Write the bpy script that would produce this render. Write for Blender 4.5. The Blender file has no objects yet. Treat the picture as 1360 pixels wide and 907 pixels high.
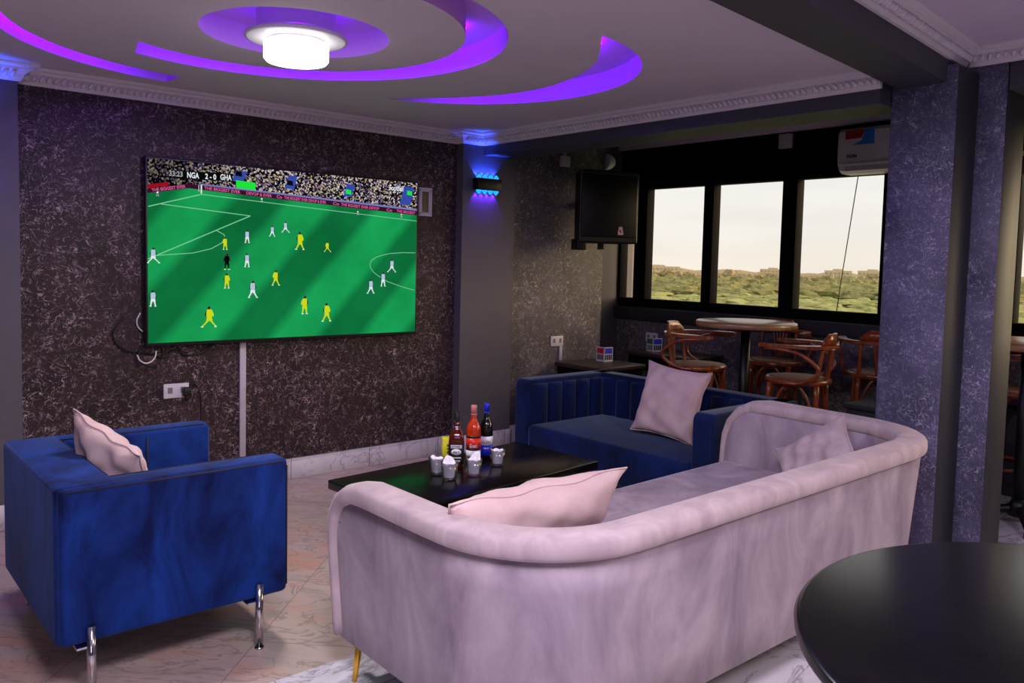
import bpy, bmesh, math, random
from mathutils import Vector, Matrix
from mathutils.geometry import tessellate_polygon

random.seed(7)
PI = math.pi
S = bpy.context.scene
COL = S.collection

# ------------------------------------------------------------------ camera
def make_camera():
    yaw, pitch, roll = math.radians(40.536), math.radians(3.6626), math.radians(1.3693)
    f = Vector((math.sin(yaw)*math.cos(pitch), math.cos(yaw)*math.cos(pitch), -math.sin(pitch)))
    r = Vector((math.cos(yaw), -math.sin(yaw), 0)); u = r.cross(f)
    r2 = r*math.cos(roll) + u*math.sin(roll); u2 = -r*math.sin(roll) + u*math.cos(roll)
    cam = bpy.data.cameras.new('camera'); o = bpy.data.objects.new('camera', cam); COL.objects.link(o)
    m = Matrix.Identity(4)
    for i in range(3):
        m[i][0] = r2[i]; m[i][1] = u2[i]; m[i][2] = -f[i]
    m[2][3] = 1.5
    o.matrix_world = m
    cam.sensor_width = 36; cam.lens = 1085/1360*36
    cam.shift_y = -(453.5-415.25)/1360
    cam.clip_start = 0.05; cam.clip_end = 3000
    S.camera = o
make_camera()

# ------------------------------------------------------------------ render look, sky, lights
S.view_settings.view_transform = 'Standard'
S.view_settings.look = 'None'
S.view_settings.exposure = 0.0
S.view_settings.gamma = 1.0
S.view_settings.use_curve_mapping = False

def make_world():
    w = bpy.data.worlds.new('overcast_sky'); S.world = w; w.use_nodes = True
    nt = w.node_tree; N = nt.nodes; L = nt.links; N.clear()
    tc = N.new('ShaderNodeTexCoord'); sep = N.new('ShaderNodeSeparateXYZ'); L.new(tc.outputs['Generated'], sep.inputs[0])
    cr = N.new('ShaderNodeValToRGB'); L.new(sep.outputs['Z'], cr.inputs[0])
    e = cr.color_ramp.elements
    e[0].position = 0.0; e[0].color = (1.02, 0.93, 0.82, 1)
    e[1].position = 0.035; e[1].color = (1.02, 0.97, 0.91, 1)
    x = e.new(0.09); x.color = (1.0, 0.975, 0.945, 1)
    x = e.new(0.5); x.color = (1.0, 0.99, 0.99, 1)
    nz = N.new('ShaderNodeTexNoise'); nz.inputs['Scale'].default_value = 3.0; nz.inputs['Detail'].default_value = 4
    mp = N.new('ShaderNodeMapping'); mp.inputs['Scale'].default_value = (1, 1, 5)
    L.new(tc.outputs['Generated'], mp.inputs[0]); L.new(mp.outputs[0], nz.inputs['Vector'])
    mr = N.new('ShaderNodeMapRange'); L.new(nz.outputs['Fac'], mr.inputs[0])
    mr.inputs[1].default_value = 0.35; mr.inputs[2].default_value = 0.65; mr.inputs[3].default_value = 0.93; mr.inputs[4].default_value = 1.04
    # low evening glow, right of the view
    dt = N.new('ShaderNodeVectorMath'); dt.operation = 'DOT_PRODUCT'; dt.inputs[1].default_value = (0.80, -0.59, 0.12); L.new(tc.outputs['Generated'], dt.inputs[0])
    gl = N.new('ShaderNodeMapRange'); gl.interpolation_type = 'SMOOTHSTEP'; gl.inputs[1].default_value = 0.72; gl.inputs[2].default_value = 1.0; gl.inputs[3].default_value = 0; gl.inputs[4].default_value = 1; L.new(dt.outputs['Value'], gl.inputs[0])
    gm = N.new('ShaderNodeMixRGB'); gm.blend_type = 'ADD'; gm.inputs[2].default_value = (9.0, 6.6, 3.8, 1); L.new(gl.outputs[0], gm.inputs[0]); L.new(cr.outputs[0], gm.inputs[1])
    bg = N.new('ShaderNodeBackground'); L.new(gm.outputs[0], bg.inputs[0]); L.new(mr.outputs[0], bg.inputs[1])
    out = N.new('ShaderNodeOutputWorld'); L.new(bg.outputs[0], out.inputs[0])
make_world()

def area(name, loc, rot, size, color, energy, size_y=None):
    l = bpy.data.lights.new(name, 'AREA'); l.color = color; l.energy = energy
    l.size = size
    if size_y: l.shape = 'RECTANGLE'; l.size_y = size_y
    o = bpy.data.objects.new(name, l); COL.objects.link(o); o.location = loc; o.rotation_euler = rot
    return o
# ceiling fittings of the part of the bar behind and beside the camera, then an added fill
area('bar_ceiling_light', (0.55, 0.70, 2.53), (0, 0, 0), 0.7, (0.91, 0.82, 1.0), 84)
area('bar_ceiling_light', (2.6, -0.7, 2.50), (0, 0, 0), 0.9, (0.87, 0.77, 1.0), 50)
area('bar_back_fill', (-1.2, -2.2, 1.7), (math.radians(80), 0, math.radians(-35)), 1.6, (0.93, 0.85, 1.0), 21)  # added upright fill panel at mid height, no lamp stands here

# ------------------------------------------------------------------ materials
def new_mat(name):
    m = bpy.data.materials.new(name); m.use_nodes = True
    nt = m.node_tree; b = nt.nodes['Principled BSDF']
    return m, nt, nt.nodes, nt.links, b
def s2l(c):
    return tuple(((v/255)/12.92 if v/255 <= 0.04045 else ((v/255+0.055)/1.055)**2.4) for v in c) + (1,)
def ramp(N, stops):
    r = N.new('ShaderNodeValToRGB'); e = r.color_ramp.elements
    e[0].position, e[0].color = stops[0][0], stops[0][1]
    e[1].position, e[1].color = stops[-1][0], stops[-1][1]
    for p, c in stops[1:-1]:
        x = e.new(p); x.color = c
    return r
def noise(N, L, vec, scale, detail=4, rough=0.55, dist=0.0):
    n = N.new('ShaderNodeTexNoise'); n.inputs['Scale'].default_value = scale; n.inputs['Detail'].default_value = detail
    n.inputs['Roughness'].default_value = rough; n.inputs['Distortion'].default_value = dist
    if vec is not None: L.new(vec, n.inputs['Vector'])
    return n
def add_bump(N, L, b, src, strength, dist=0.01):
    bp = N.new('ShaderNodeBump'); bp.inputs['Strength'].default_value = strength; bp.inputs['Distance'].default_value = dist
    L.new(src, bp.inputs['Height']); L.new(bp.outputs[0], b.inputs['Normal'])
def plain(name, rgb, rough=0.5, metal=0.0, var=0.12, scale=12, coat=0.0, spec=0.5, sheen=0.0):
    """a colour with a soft procedural variation"""
    m, nt, N, L, b = new_mat(name)
    c = s2l(rgb)
    tc = N.new('ShaderNodeTexCoord'); n = noise(N, L, tc.outputs['Object'], scale, 3)
    lo = tuple(v*(1-var) for v in c[:3])+(1,); hi = tuple(min(1, v*(1+var)) for v in c[:3])+(1,)
    r = ramp(N, [(0.3, lo), (0.7, hi)]); L.new(n.outputs['Fac'], r.inputs[0]); L.new(r.outputs[0], b.inputs['Base Color'])
    b.inputs['Roughness'].default_value = rough; b.inputs['Metallic'].default_value = metal
    b.inputs['Coat Weight'].default_value = coat; b.inputs['Specular IOR Level'].default_value = spec
    b.inputs['Sheen Weight'].default_value = sheen
    return m
def emit(name, rgb_lin, strength):
    m, nt, N, L, b = new_mat(name)
    e = N.new('ShaderNodeEmission'); e.inputs[0].default_value = tuple(rgb_lin)+(1,); e.inputs[1].default_value = strength
    L.new(e.outputs[0], N['Material Output'].inputs[0])
    return m
def silk_plaster(name, base, fleck, scale=1.0, amount=0.5):
    """dark wall coating with wispy silvery fibres"""
    m, nt, N, L, b = new_mat(name)
    tc = N.new('ShaderNodeTexCoord')
    n0 = noise(N, L, tc.outputs['Object'], 9*scale, 3)
    mixv = N.new('ShaderNodeMixRGB'); mixv.inputs[0].default_value = 0.16
    L.new(tc.outputs['Object'], mixv.inputs[1]); L.new(n0.outputs['Color'], mixv.inputs[2])
    def ridge(sc, w, lev, det=1.5):
        n = noise(N, L, mixv.outputs[0], sc, det, 0.55, 0.4)
        a = N.new('ShaderNodeMath'); a.operation = 'SUBTRACT'; a.inputs[1].default_value = lev; L.new(n.outputs['Fac'], a.inputs[0])
        c = N.new('ShaderNodeMath'); c.operation = 'ABSOLUTE'; L.new(a.outputs[0], c.inputs[0])
        r = N.new('ShaderNodeMapRange'); r.inputs[1].default_value = 0.0; r.inputs[2].default_value = w; r.inputs[3].default_value = 1; r.inputs[4].default_value = 0
        L.new(c.outputs[0], r.inputs[0])
        k = noise(N, L, tc.outputs['Object'], sc*.9+lev*7, 3, 0.6)
        kr = N.new('ShaderNodeMapRange'); kr.inputs[1].default_value = 0.56-0.20*amount; kr.inputs[2].default_value = 0.76-0.14*amount; L.new(k.outputs['Fac'], kr.inputs[0])
        m_ = N.new('ShaderNodeMath'); m_.operation = 'MULTIPLY'; L.new(r.outputs[0], m_.inputs[0]); L.new(kr.outputs[0], m_.inputs[1])
        return m_.outputs[0]
    cur = None
    for args in ((13*scale, .011, .47), (17*scale, .013, .54), (24*scale, .016, .5), (36*scale, .020, .46), (48*scale, .024, .53)):
        q_ = ridge(*args)
        if cur is None: cur = q_
        else:
            mx = N.new('ShaderNodeMath'); mx.operation = 'MAXIMUM'; L.new(cur, mx.inputs[0]); L.new(q_, mx.inputs[1]); cur = mx.outputs[0]
    patch = noise(N, L, tc.outputs['Object'], 3.2*scale, 4, 0.6)
    pr = N.new('ShaderNodeMapRange'); pr.inputs[1].default_value = 0.34; pr.inputs[2].default_value = 0.62; pr.inputs[3].default_value = .25; pr.inputs[4].default_value = 1; L.new(patch.outputs['Fac'], pr.inputs[0])
    mu2 = N.new('ShaderNodeMath'); mu2.operation = 'MULTIPLY'; L.new(cur, mu2.inputs[0]); L.new(pr.outputs[0], mu2.inputs[1])
    mix = N.new('ShaderNodeMixRGB'); L.new(mu2.outputs[0], mix.inputs[0])
    cl = noise(N, L, tc.outputs['Object'], 5*scale, 4)
    cb = s2l(base); rr = ramp(N, [(0.3, tuple(v*0.6 for v in cb[:3])+(1,)), (0.7, tuple(v*1.35 for v in cb[:3])+(1,))])
    L.new(cl.outputs['Fac'], rr.inputs[0]); L.new(rr.outputs[0], mix.inputs[1]); mix.inputs[2].default_value = s2l(fleck)
    L.new(mix.outputs[0], b.inputs['Base Color'])
    b.inputs['Roughness'].default_value = 0.55; b.inputs['Specular IOR Level'].default_value = 0.3
    add_bump(N, L, b, mu2.outputs[0], 0.3, 0.004)
    return m
def marble(name, base, vein, tile, rot, warm=None, rough=0.22, grout=None, offs=(0, 0)):
    m, nt, N, L, b = new_mat(name)
    tc = N.new('ShaderNodeTexCoord'); mp = N.new('ShaderNodeMapping'); mp.inputs['Rotation'].default_value = (0, 0, rot)
    mp.inputs['Location'].default_value = (offs[0], offs[1], 0)
    L.new(tc.outputs['Object'], mp.inputs[0])
    br = N.new('ShaderNodeTexBrick'); br.offset = 0.0; br.inputs['Scale'].default_value = 1.0
    br.inputs['Brick Width'].default_value = tile; br.inputs['Row Height'].default_value = tile; br.inputs['Mortar Size'].default_value = 0.0022
    br.inputs['Color1'].default_value = (0, 0, 0, 1); br.inputs['Color2'].default_value = (1, 1, 1, 1); br.inputs['Mortar'].default_value = (.5, .5, .5, 1)
    L.new(mp.outputs[0], br.inputs['Vector'])
    # every tile shifts the vein pattern
    sc = N.new('ShaderNodeVectorMath'); sc.operation = 'SCALE'; sc.inputs['Scale'].default_value = 3.7; L.new(br.outputs['Color'], sc.inputs[0])
    ad = N.new('ShaderNodeVectorMath'); ad.operation = 'ADD'; L.new(mp.outputs[0], ad.inputs[0]); L.new(sc.outputs[0], ad.inputs[1])
    st = N.new('ShaderNodeMapping'); st.inputs['Scale'].default_value = (1.0, 2.6, 1); st.inputs['Rotation'].default_value = (0, 0, 0.6); L.new(ad.outputs[0], st.inputs[0])
    n1 = noise(N, L, st.outputs[0], 2.4, 7, 0.6, 1.6)
    a = N.new('ShaderNodeMath'); a.operation = 'SUBTRACT'; a.inputs[1].default_value = 0.5; L.new(n1.outputs['Fac'], a.inputs[0])
    c = N.new('ShaderNodeMath'); c.operation = 'ABSOLUTE'; L.new(a.outputs[0], c.inputs[0])
    r = N.new('ShaderNodeMapRange'); r.inputs[1].default_value = 0.0; r.inputs[2].default_value = 0.028; r.inputs[3].default_value = 0.75; r.inputs[4].default_value = 0; L.new(c.outputs[0], r.inputs[0])
    n2 = noise(N, L, st.outputs[0], 1.6, 5, 0.6, 0.8)
    cb = s2l(base)
    stops = [(0.35, tuple(v*0.82 for v in cb[:3])+(1,)), (0.6, cb)]
    if warm: stops = [(0.32, tuple(v*0.80 for v in cb[:3])+(1,)), (0.5, cb), (0.68, s2l(warm))]
    rr = ramp(N, stops); L.new(n2.outputs['Fac'], rr.inputs[0])
    mix = N.new('ShaderNodeMixRGB'); L.new(r.outputs[0], mix.inputs[0]); L.new(rr.outputs[0], mix.inputs[1]); mix.inputs[2].default_value = s2l(vein)
    g = N.new('ShaderNodeMixRGB'); L.new(br.outputs['Fac'], g.inputs[0]); L.new(mix.outputs[0], g.inputs[1]); g.inputs[2].default_value = s2l(grout or vein)
    L.new(g.outputs[0], b.inputs['Base Color']); b.inputs['Roughness'].default_value = rough
    return m
def velvet(name, dark, light, scale=5, sheen=0.35, tint=(1, 1, 1, 1), stretch=(1, 1, 0.45), lo=0.36, hi=0.66):
    m, nt, N, L, b = new_mat(name)
    tc = N.new('ShaderNodeTexCoord'); mp = N.new('ShaderNodeMapping'); mp.inputs['Scale'].default_value = stretch; L.new(tc.outputs['Object'], mp.inputs[0])
    n1 = noise(N, L, mp.outputs[0], scale, 6, 0.62, 0.7)
    r = ramp(N, [(lo, s2l(dark)), (hi, s2l(light))]); L.new(n1.outputs['Fac'], r.inputs[0]); L.new(r.outputs[0], b.inputs['Base Color'])
    b.inputs['Roughness'].default_value = 0.85; b.inputs['Specular IOR Level'].default_value = 0.15
    b.inputs['Sheen Weight'].default_value = sheen; b.inputs['Sheen Roughness'].default_value = 0.4; b.inputs['Sheen Tint'].default_value = tint
    n2 = noise(N, L, tc.outputs['Object'], 260, 2); add_bump(N, L, b, n2.outputs['Fac'], 0.10, 0.002)
    return m
def wood(name, dark, light, rough=0.35, scale=9, coat=0.2, axis=(1, 1, 0.12)):
    m, nt, N, L, b = new_mat(name)
    tc = N.new('ShaderNodeTexCoord'); mp = N.new('ShaderNodeMapping'); mp.inputs['Scale'].default_value = axis; L.new(tc.outputs['Object'], mp.inputs[0])
    n1 = noise(N, L, mp.outputs[0], scale*4, 5, 0.6, 1.2)
    r = ramp(N, [(0.3, s2l(dark)), (0.7, s2l(light))]); L.new(n1.outputs['Fac'], r.inputs[0]); L.new(r.outputs[0], b.inputs['Base Color'])
    b.inputs['Roughness'].default_value = rough; b.inputs['Coat Weight'].default_value = coat; b.inputs['Coat Roughness'].default_value = 0.25
    return m
def thin_glass(name, tint=(1, 1, 1), refl=0.10, rough=0.02):
    m, nt, N, L, b = new_mat(name)
    t = N.new('ShaderNodeBsdfTransparent'); t.inputs[0].default_value = tuple(tint)+(1,)
    g = N.new('ShaderNodeBsdfGlossy'); g.inputs['Roughness'].default_value = rough
    fr = N.new('ShaderNodeLayerWeight'); fr.inputs['Blend'].default_value = 0.5
    pw = N.new('ShaderNodeMath'); pw.operation = 'POWER'; pw.inputs[1].default_value = 3.0; L.new(fr.outputs['Facing'], pw.inputs[0])
    ma = N.new('ShaderNodeMath'); ma.operation = 'MULTIPLY_ADD'; ma.inputs[1].default_value = refl*3; ma.inputs[2].default_value = refl*.35; L.new(pw.outputs[0], ma.inputs[0])
    mx = N.new('ShaderNodeMixShader'); L.new(ma.outputs[0], mx.inputs[0]); L.new(t.outputs[0], mx.inputs[1]); L.new(g.outputs[0], mx.inputs[2])
    L.new(mx.outputs[0], N['Material Output'].inputs[0])
    return m

M = {}
M['tv_wall'] = silk_plaster('silk_plaster_maroon', (44, 29, 33), (215, 190, 195), 0.8, 0.42)
M['grey_silk'] = silk_plaster('silk_plaster_grey', (84, 78, 84), (225, 212, 205), 0.8, 0.5)
M['column_silk'] = silk_plaster('silk_plaster_blue_grey', (84, 80, 108), (205, 200, 225), 0.9, 0.55)
M['grey_paint'] = plain('grey_wall_paint', (84, 80, 88), 0.6, var=0.06)
M['dark_paint'] = plain('charcoal_wall_paint', (40, 40, 46), 0.6, var=0.08)
M['black_paint'] = plain('black_wall_paint', (8, 7, 8), 0.8, var=0.1, spec=0.1)
M['beam_paint'] = plain('dark_grey_beam_paint', (58, 56, 66), 0.6, var=0.06)
M['ceiling'] = plain('ceiling_white', (212, 200, 208), 0.8, var=0.02, scale=3)
M['cornice'] = plain('plaster_cornice_white', (215, 205, 212), 0.7, var=0.03)
M['recess'] = plain('recess_led_tint', (206, 150, 232), 0.8, var=0.02)  # purple of the LED glow mixed into the white recess colour
M['floor_pink'] = marble('pink_beige_marble_tiles', (188, 168, 158), (138, 120, 114), 0.60, PI/4, (196, 150, 128), 0.28, (140, 124, 118))
M['floor_white'] = marble('white_marble_tiles', (222, 216, 222), (140, 128, 140), 0.60, 0, None, 0.2, (150, 140, 150))
M['skirt'] = marble('white_marble_skirting', (214, 208, 216), (164, 152, 162), 0.60, 0, None, 0.25, (110, 100, 110))
M['blue_velvet'] = velvet('royal_blue_velvet', (5, 14, 58), (18, 52, 128), 5, 0.25, (0.35, 0.5, 1, 1))
M['navy_velvet'] = velvet('navy_blue_velvet', (7, 17, 50), (14, 34, 86), 4, 0.35, (0.6, 0.75, 1, 1))
M['mauve_velvet'] = velvet('dusty_mauve_velvet', (130, 114, 128), (186, 170, 178), 4.5, 0.25, (1, 0.95, 1, 1), (1, 1, 0.5), 0.3, 0.72)
M['mauve_rail'] = velvet('dusty_mauve_velvet_band', (170, 151, 155), (194, 174, 177), 9, 0.25, (1, 0.95, 1, 1))
M['pink_velvet'] = velvet('pale_pink_velvet', (198, 168, 168), (216, 190, 188), 4, 0.25, (1, 0.9, 0.9, 1), (1, 1, 1))
M['seam_blue'] = plain('dark_navy_piping', (8, 14, 44), 0.8)
M['chrome'] = plain('chrome', (200, 200, 205), 0.12, 1.0, 0.03)
M['gold'] = plain('polished_gold', (240, 184, 60), 0.3, 0.35, 0.05)
M['black_gloss'] = plain('black_lacquer', (14, 10, 10), 0.20, var=0.3, spec=0.35)
M['black_wood'] = wood('black_stained_wood', (7, 6, 9), (15, 12, 15), 0.24, 5, 0.0, (1, 0.1, 1))
M['black_metal'] = plain('black_metal', (10, 10, 11), 0.4, 0.3)
M['black_plastic'] = plain('black_plastic', (8, 8, 9), 0.5)
M['white_plastic'] = plain('white_plastic', (205, 200, 204), 0.4, var=0.03)
M['grey_plastic'] = plain('pale_grey_plastic', (180, 172, 184), 0.4, var=0.04)
M['bentwood'] = wood('red_brown_bentwood', (96, 38, 16), (160, 78, 36), 0.28, 6, 0.4)
M['cane'] = wood('woven_seat_brown', (92, 60, 38), (140, 98, 66), 0.6, 14, 0.0, (1, 1, 1))
M['table_oak'] = wood('oak_table_top', (120, 84, 56), (172, 128, 90), 0.35, 4, 0.2, (1, 0.12, 1))
M['side_top'] = wood('dark_brown_side_table', (34, 24, 24), (62, 46, 44), 0.4, 4, 0.1, (0.2, 1, 1))
M['frame'] = plain('black_window_frame', (8, 7, 7), 0.8, spec=0.08)
M['pane'] = thin_glass('window_glass', (0.98, 0.98, 0.97), 0.05)
M['glass'] = thin_glass('drinking_glass', (0.93, 0.93, 0.96), 0.28)
M['napkin'] = plain('white_paper_napkin', (238, 234, 242), 0.8, var=0.05)
M['lamp_white'] = emit('lit_lamp_diffuser', (1, 0.95, 0.97), 4.5)
M['lamp_rim'] = plain('white_lamp_rim', (230, 225, 232), 0.4, var=0.02)
M['led_purple'] = emit('purple_led', (0.235, 0.0, 1.0), 27)
M['led_blue'] = emit('blue_led', (0.015, 0.32, 1.0), 1.6)

# ------------------------------------------------------------------ mesh helpers
def bm_new(): return bmesh.new()
def merge(dst, src, mat=None, mi=None):
    if mat is not None: src.transform(mat)
    vm = {}
    for v in src.verts: vm[v] = dst.verts.new(v.co)
    for f in src.faces:
        try: nf = dst.faces.new([vm[v] for v in f.verts])
        except ValueError: continue
        nf.material_index = f.material_index if mi is None else mi; nf.smooth = f.smooth
    src.free()
def box(bm, x0, x1, y0, y1, z0, z1, r=0, seg=2, mi=0, smooth=False, mat=None):
    t = bmesh.new(); bmesh.ops.create_cube(t, size=1)
    for v in t.verts: v.co = Vector(((x0+x1)/2+v.co.x*(x1-x0), (y0+y1)/2+v.co.y*(y1-y0), (z0+z1)/2+v.co.z*(z1-z0)))
    if r: bmesh.ops.bevel(t, geom=t.edges[:], offset=r, segments=seg, profile=0.5, affect='EDGES')
    if smooth or r:
        for f in t.faces: f.smooth = True
    merge(bm, t, mat, mi)
def tube(bm, pts, r, n=8, closed=False, radii=None, mi=0):
    pts = [Vector(p) for p in pts]; k = len(pts); rings = []; nrm = None
    for i, p in enumerate(pts):
        a = pts[(i-1) % k] if (closed or i > 0) else p; b = pts[(i+1) % k] if (closed or i < k-1) else p
        t = (b-a)
        if t.length < 1e-9: t = Vector((0, 0, 1))
        t.normalize()
        if nrm is None:
            nrm = t.orthogonal().normalized()
        else:
            nrm = (nrm - t*nrm.dot(t))
            nrm = nrm.normalized() if nrm.length > 1e-6 else t.orthogonal().normalized()
        bn = t.cross(nrm); rr = radii[i] if radii else r
        rings.append([bm.verts.new(p + (nrm*math.cos(2*PI*j/n) + bn*math.sin(2*PI*j/n))*rr) for j in range(n)])
    m = k if closed else k-1
    for i in range(m):
        A, B = rings[i], rings[(i+1) % k]
        for j in range(n):
            f = bm.faces.new((A[j], A[(j+1) % n], B[(j+1) % n], B[j])); f.smooth = True; f.material_index = mi
    if not closed:
        for ring in (list(reversed(rings[0])), rings[-1]):
            f = bm.faces.new(ring); f.material_index = mi
def lathe(bm, prof, n=32, cx=0, cy=0, power=2.0, mi=0, ecc=1.0, smooth=True):
    """profile [(r,z)...]; power > 2 squares the section"""
    rings = []
    for r, z in prof:
        if r < 1e-6: rings.append([bm.verts.new((cx, cy, z))]); continue
        ring = []
        for j in range(n):
            a = 2*PI*j/n; c, s = math.cos(a), math.sin(a)
            d = (abs(c)**power + abs(s)**power)**(-1/power)
            ring.append(bm.verts.new((cx+r*d*c, cy+r*d*s*ecc, z)))
        rings.append(ring)
    for A, B in zip(rings, rings[1:]):
        if len(A) == 1 and len(B) == 1: continue
        for j in range(n):
            if len(A) == 1: vs = (A[0], B[(j+1) % n], B[j])
            elif len(B) == 1: vs = (A[j], A[(j+1) % n], B[0])
            else: vs = (A[j], A[(j+1) % n], B[(j+1) % n], B[j])
            f = bm.faces.new(vs); f.smooth = smooth; f.material_index = mi
    for ring, rev in ((rings[0], True), (rings[-1], False)):
        if len(ring) > 1:
            f = bm.faces.new(list(reversed(ring)) if rev else ring); f.material_index = mi
def loft(bm, loops, closed_loop=True, caps=True, smooth=True, mi=0):
    R = [[bm.verts.new(p) for p in lp] for lp in loops]; n = len(R[0])
    for A, B in zip(R, R[1:]):
        for j in range(n if closed_loop else n-1):
            f = bm.faces.new((A[j], A[(j+1) % n], B[(j+1) % n], B[j])); f.smooth = smooth; f.material_index = mi
    if caps and closed_loop:
        f = bm.faces.new(list(reversed(R[0]))); f.material_index = mi
        f = bm.faces.new(R[-1]); f.material_index = mi
def prism(bm, poly, z0, z1, mi=0, smooth=False):
    loft(bm, [[(x, y, z0) for x, y in poly], [(x, y, z1) for x, y in poly]], smooth=smooth, mi=mi)
def poly_with_holes(bm, loops, z, mi=0):
    vl = [[Vector((x, y, 0)) for x, y in lp] for lp in loops]
    flat = [bm.verts.new((v.x, v.y, z)) for lp in vl for v in lp]
    for t in tessellate_polygon(vl):
        try: f = bm.faces.new([flat[i] for i in t]); f.material_index = mi
        except ValueError: pass
def arc(cx, cy, r, a0, a1, n): return [(cx+r*math.cos(a0+(a1-a0)*i/n), cy+r*math.sin(a0+(a1-a0)*i/n)) for i in range(n+1)]
def text_bm(txt, h, depth=0.0008, mat=None, mi=0, bold=0.0, align='CENTER', shear=0.0, width=None):
    cu = bpy.data.curves.new('lettering', 'FONT'); cu.body = txt; cu.size = h; cu.extrude = depth/2; cu.offset = bold
    cu.align_x = align; cu.align_y = 'CENTER'; cu.shear = shear; cu.resolution_u = 3
    o = bpy.data.objects.new('lettering', cu); COL.objects.link(o)
    dg = bpy.context.evaluated_depsgraph_get(); me = bpy.data.meshes.new_from_object(o.evaluated_get(dg))
    t = bmesh.new(); t.from_mesh(me)
    bpy.data.objects.remove(o); bpy.data.curves.remove(cu); bpy.data.meshes.remove(me)
    if width and t.verts:
        xs = [v.co.x for v in t.verts]; k = width/max(1e-6, max(xs)-min(xs))
        for v in t.verts: v.co.x *= k
    if mat is not None: t.transform(mat)
    for f in t.faces: f.material_index = mi
    return t
def obj(name, bm, mats, parent=None, loc=None, rotz=None):
    bmesh.ops.recalc_face_normals(bm, faces=bm.faces[:])
    me = bpy.data.meshes.new(name); bm.to_mesh(me); bm.free()
    for m in (mats if isinstance(mats, (list, tuple)) else [mats]): me.materials.append(m)
    o = bpy.data.objects.new(name, me); COL.objects.link(o)
    if parent is not None: o.parent = parent
    if loc is not None: o.location = loc
    if rotz is not None: o.rotation_euler = (0, 0, rotz)
    return o
def tag(o, label, cat, group=None, kind=None):
    o['label'] = label; o['category'] = cat
    if group: o['group'] = group
    if kind: o['kind'] = kind
    return o
def thing(name, label, cat, loc=(0, 0, 0), rotz=0, group=None):
    o = bpy.data.objects.new(name, None); o.empty_display_size = 0.1; COL.objects.link(o)
    o.location = loc; o.rotation_euler = (0, 0, rotz)
    return tag(o, label, cat, group)
def struct(name, bm, mats, label, cat):
    o = obj(name, bm, mats); return tag(o, label, cat, kind='structure')
def dup(root, loc, rotz, label):
    def cp(o, parent):
        c = o.copy(); COL.objects.link(c)
        if parent is not None: c.parent = parent
        for ch in [k for k in COL.objects if k.parent == o]: cp(ch, c)
        return c
    r = cp(root, None); r.location = loc; r.rotation_euler = (0, 0, rotz); r['label'] = label
    return r

# ================================================================== THE ROOM
YW = 5.06      # television wall
XW = 6.20      # window wall
ZC = 2.455     # lounge ceiling
ZR = 2.56      # bar ceiling (camera side of the beam)
def beam_y(x, far): return (1.705 if far else 1.475) + (x-2.30)*0.0985

# floors
b = bm_new(); box(b, -3, XW+.2, 2.645, 5.9, -.1, 0); struct('floor', b, M['floor_pink'], 'pinkish beige marble floor tiles laid diagonally under the lounge seats', 'floor')
b = bm_new(); box(b, -3, XW+.2, -4, 2.645, -.1, 0); struct('floor_front', b, M['floor_white'], 'white veined marble floor tiles in front of the lounge', 'floor')

# walls
b = bm_new(); box(b, 0.83, 3.74, YW, YW+.12, 0, 2.7); struct('wall_back', b, M['tv_wall'], 'dark maroon silk plaster wall behind the television', 'wall')
b = bm_new(); box(b, 4.26, 5.40, YW+.02, YW+.14, 0, 2.75); struct('wall_back_corner', b, M['grey_silk'], 'grey silk plaster wall behind the loudspeaker and side table', 'wall')
b = bm_new(); box(b, 5.40, XW+.2, 5.60, 5.72, 0, 2.75); box(b, 5.36, 5.42, YW+.14, 5.66, 0, 2.75); struct('wall_bay_return', b, M['grey_paint'], 'plain grey wall return at the left end of the windows', 'wall')
b = bm_new(); box(b, 3.74, 4.26, YW-.08, YW+.12, 0, 2.7); struct('wall_pilaster', b, M['grey_paint'], 'smooth grey pilaster with the blue wall light', 'pilaster')
b = bm_new(); box(b, -.2, 0.83, YW-.08, YW+.12, 0, 2.7); struct('wall_pilaster_left', b, M['grey_paint'], 'smooth grey pilaster left of the maroon wall', 'pilaster')
b = bm_new(); box(b, -3, -.2, YW, YW+.12, 0, 2.7); box(b, -3.12, -3, -4, 5.2, 0, 2.7); struct('wall_left', b, M['grey_paint'], 'grey wall beyond the left side of the lounge', 'wall')
b = bm_new(); box(b, -3, XW+.2, -4.12, -4, 0, 2.8); struct('wall_front', b, M['grey_paint'], 'grey wall of the bar behind the viewer', 'wall')

# window wall with two openings
WIN = [(2.88, 5.62), (-3.0, 2.06)]; ZB, ZT = 1.09, 2.27
def window_wall():
    b = bm_new(); x0, x1 = XW, XW+.16
    box(b, x0, x1, -4, 5.72, 0, ZB-.13)
    struct('wall_right', b, M['grey_silk'], 'grey silk plaster wall under the windows', 'wall')
    b = bm_new(); box(b, x0, x1, -4, 5.72, ZT, 2.62); box(b, x0, x1, 2.06, 2.88, ZB-.13, ZT); box(b, x0, x1, -4, -3, ZB-.13, ZT)
    struct('wall_right_upper', b, M['black_paint'], 'black wall and pelmet above the windows', 'wall')
    b = bm_new(); box(b, x0-.06, x1, -4, 5.60, 2.62, 2.71); struct('trim_1', b, M['cornice'], 'pale plaster band above the black window wall', 'trim')
    b = bm_new(); box(b, x0-.07, x1, -4, 5.60, ZB-.14, ZB-.02, .008); struct('trim_2', b, M['dark_paint'], 'dark grey ledge running under the windows', 'window ledge')
window_wall()
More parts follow.
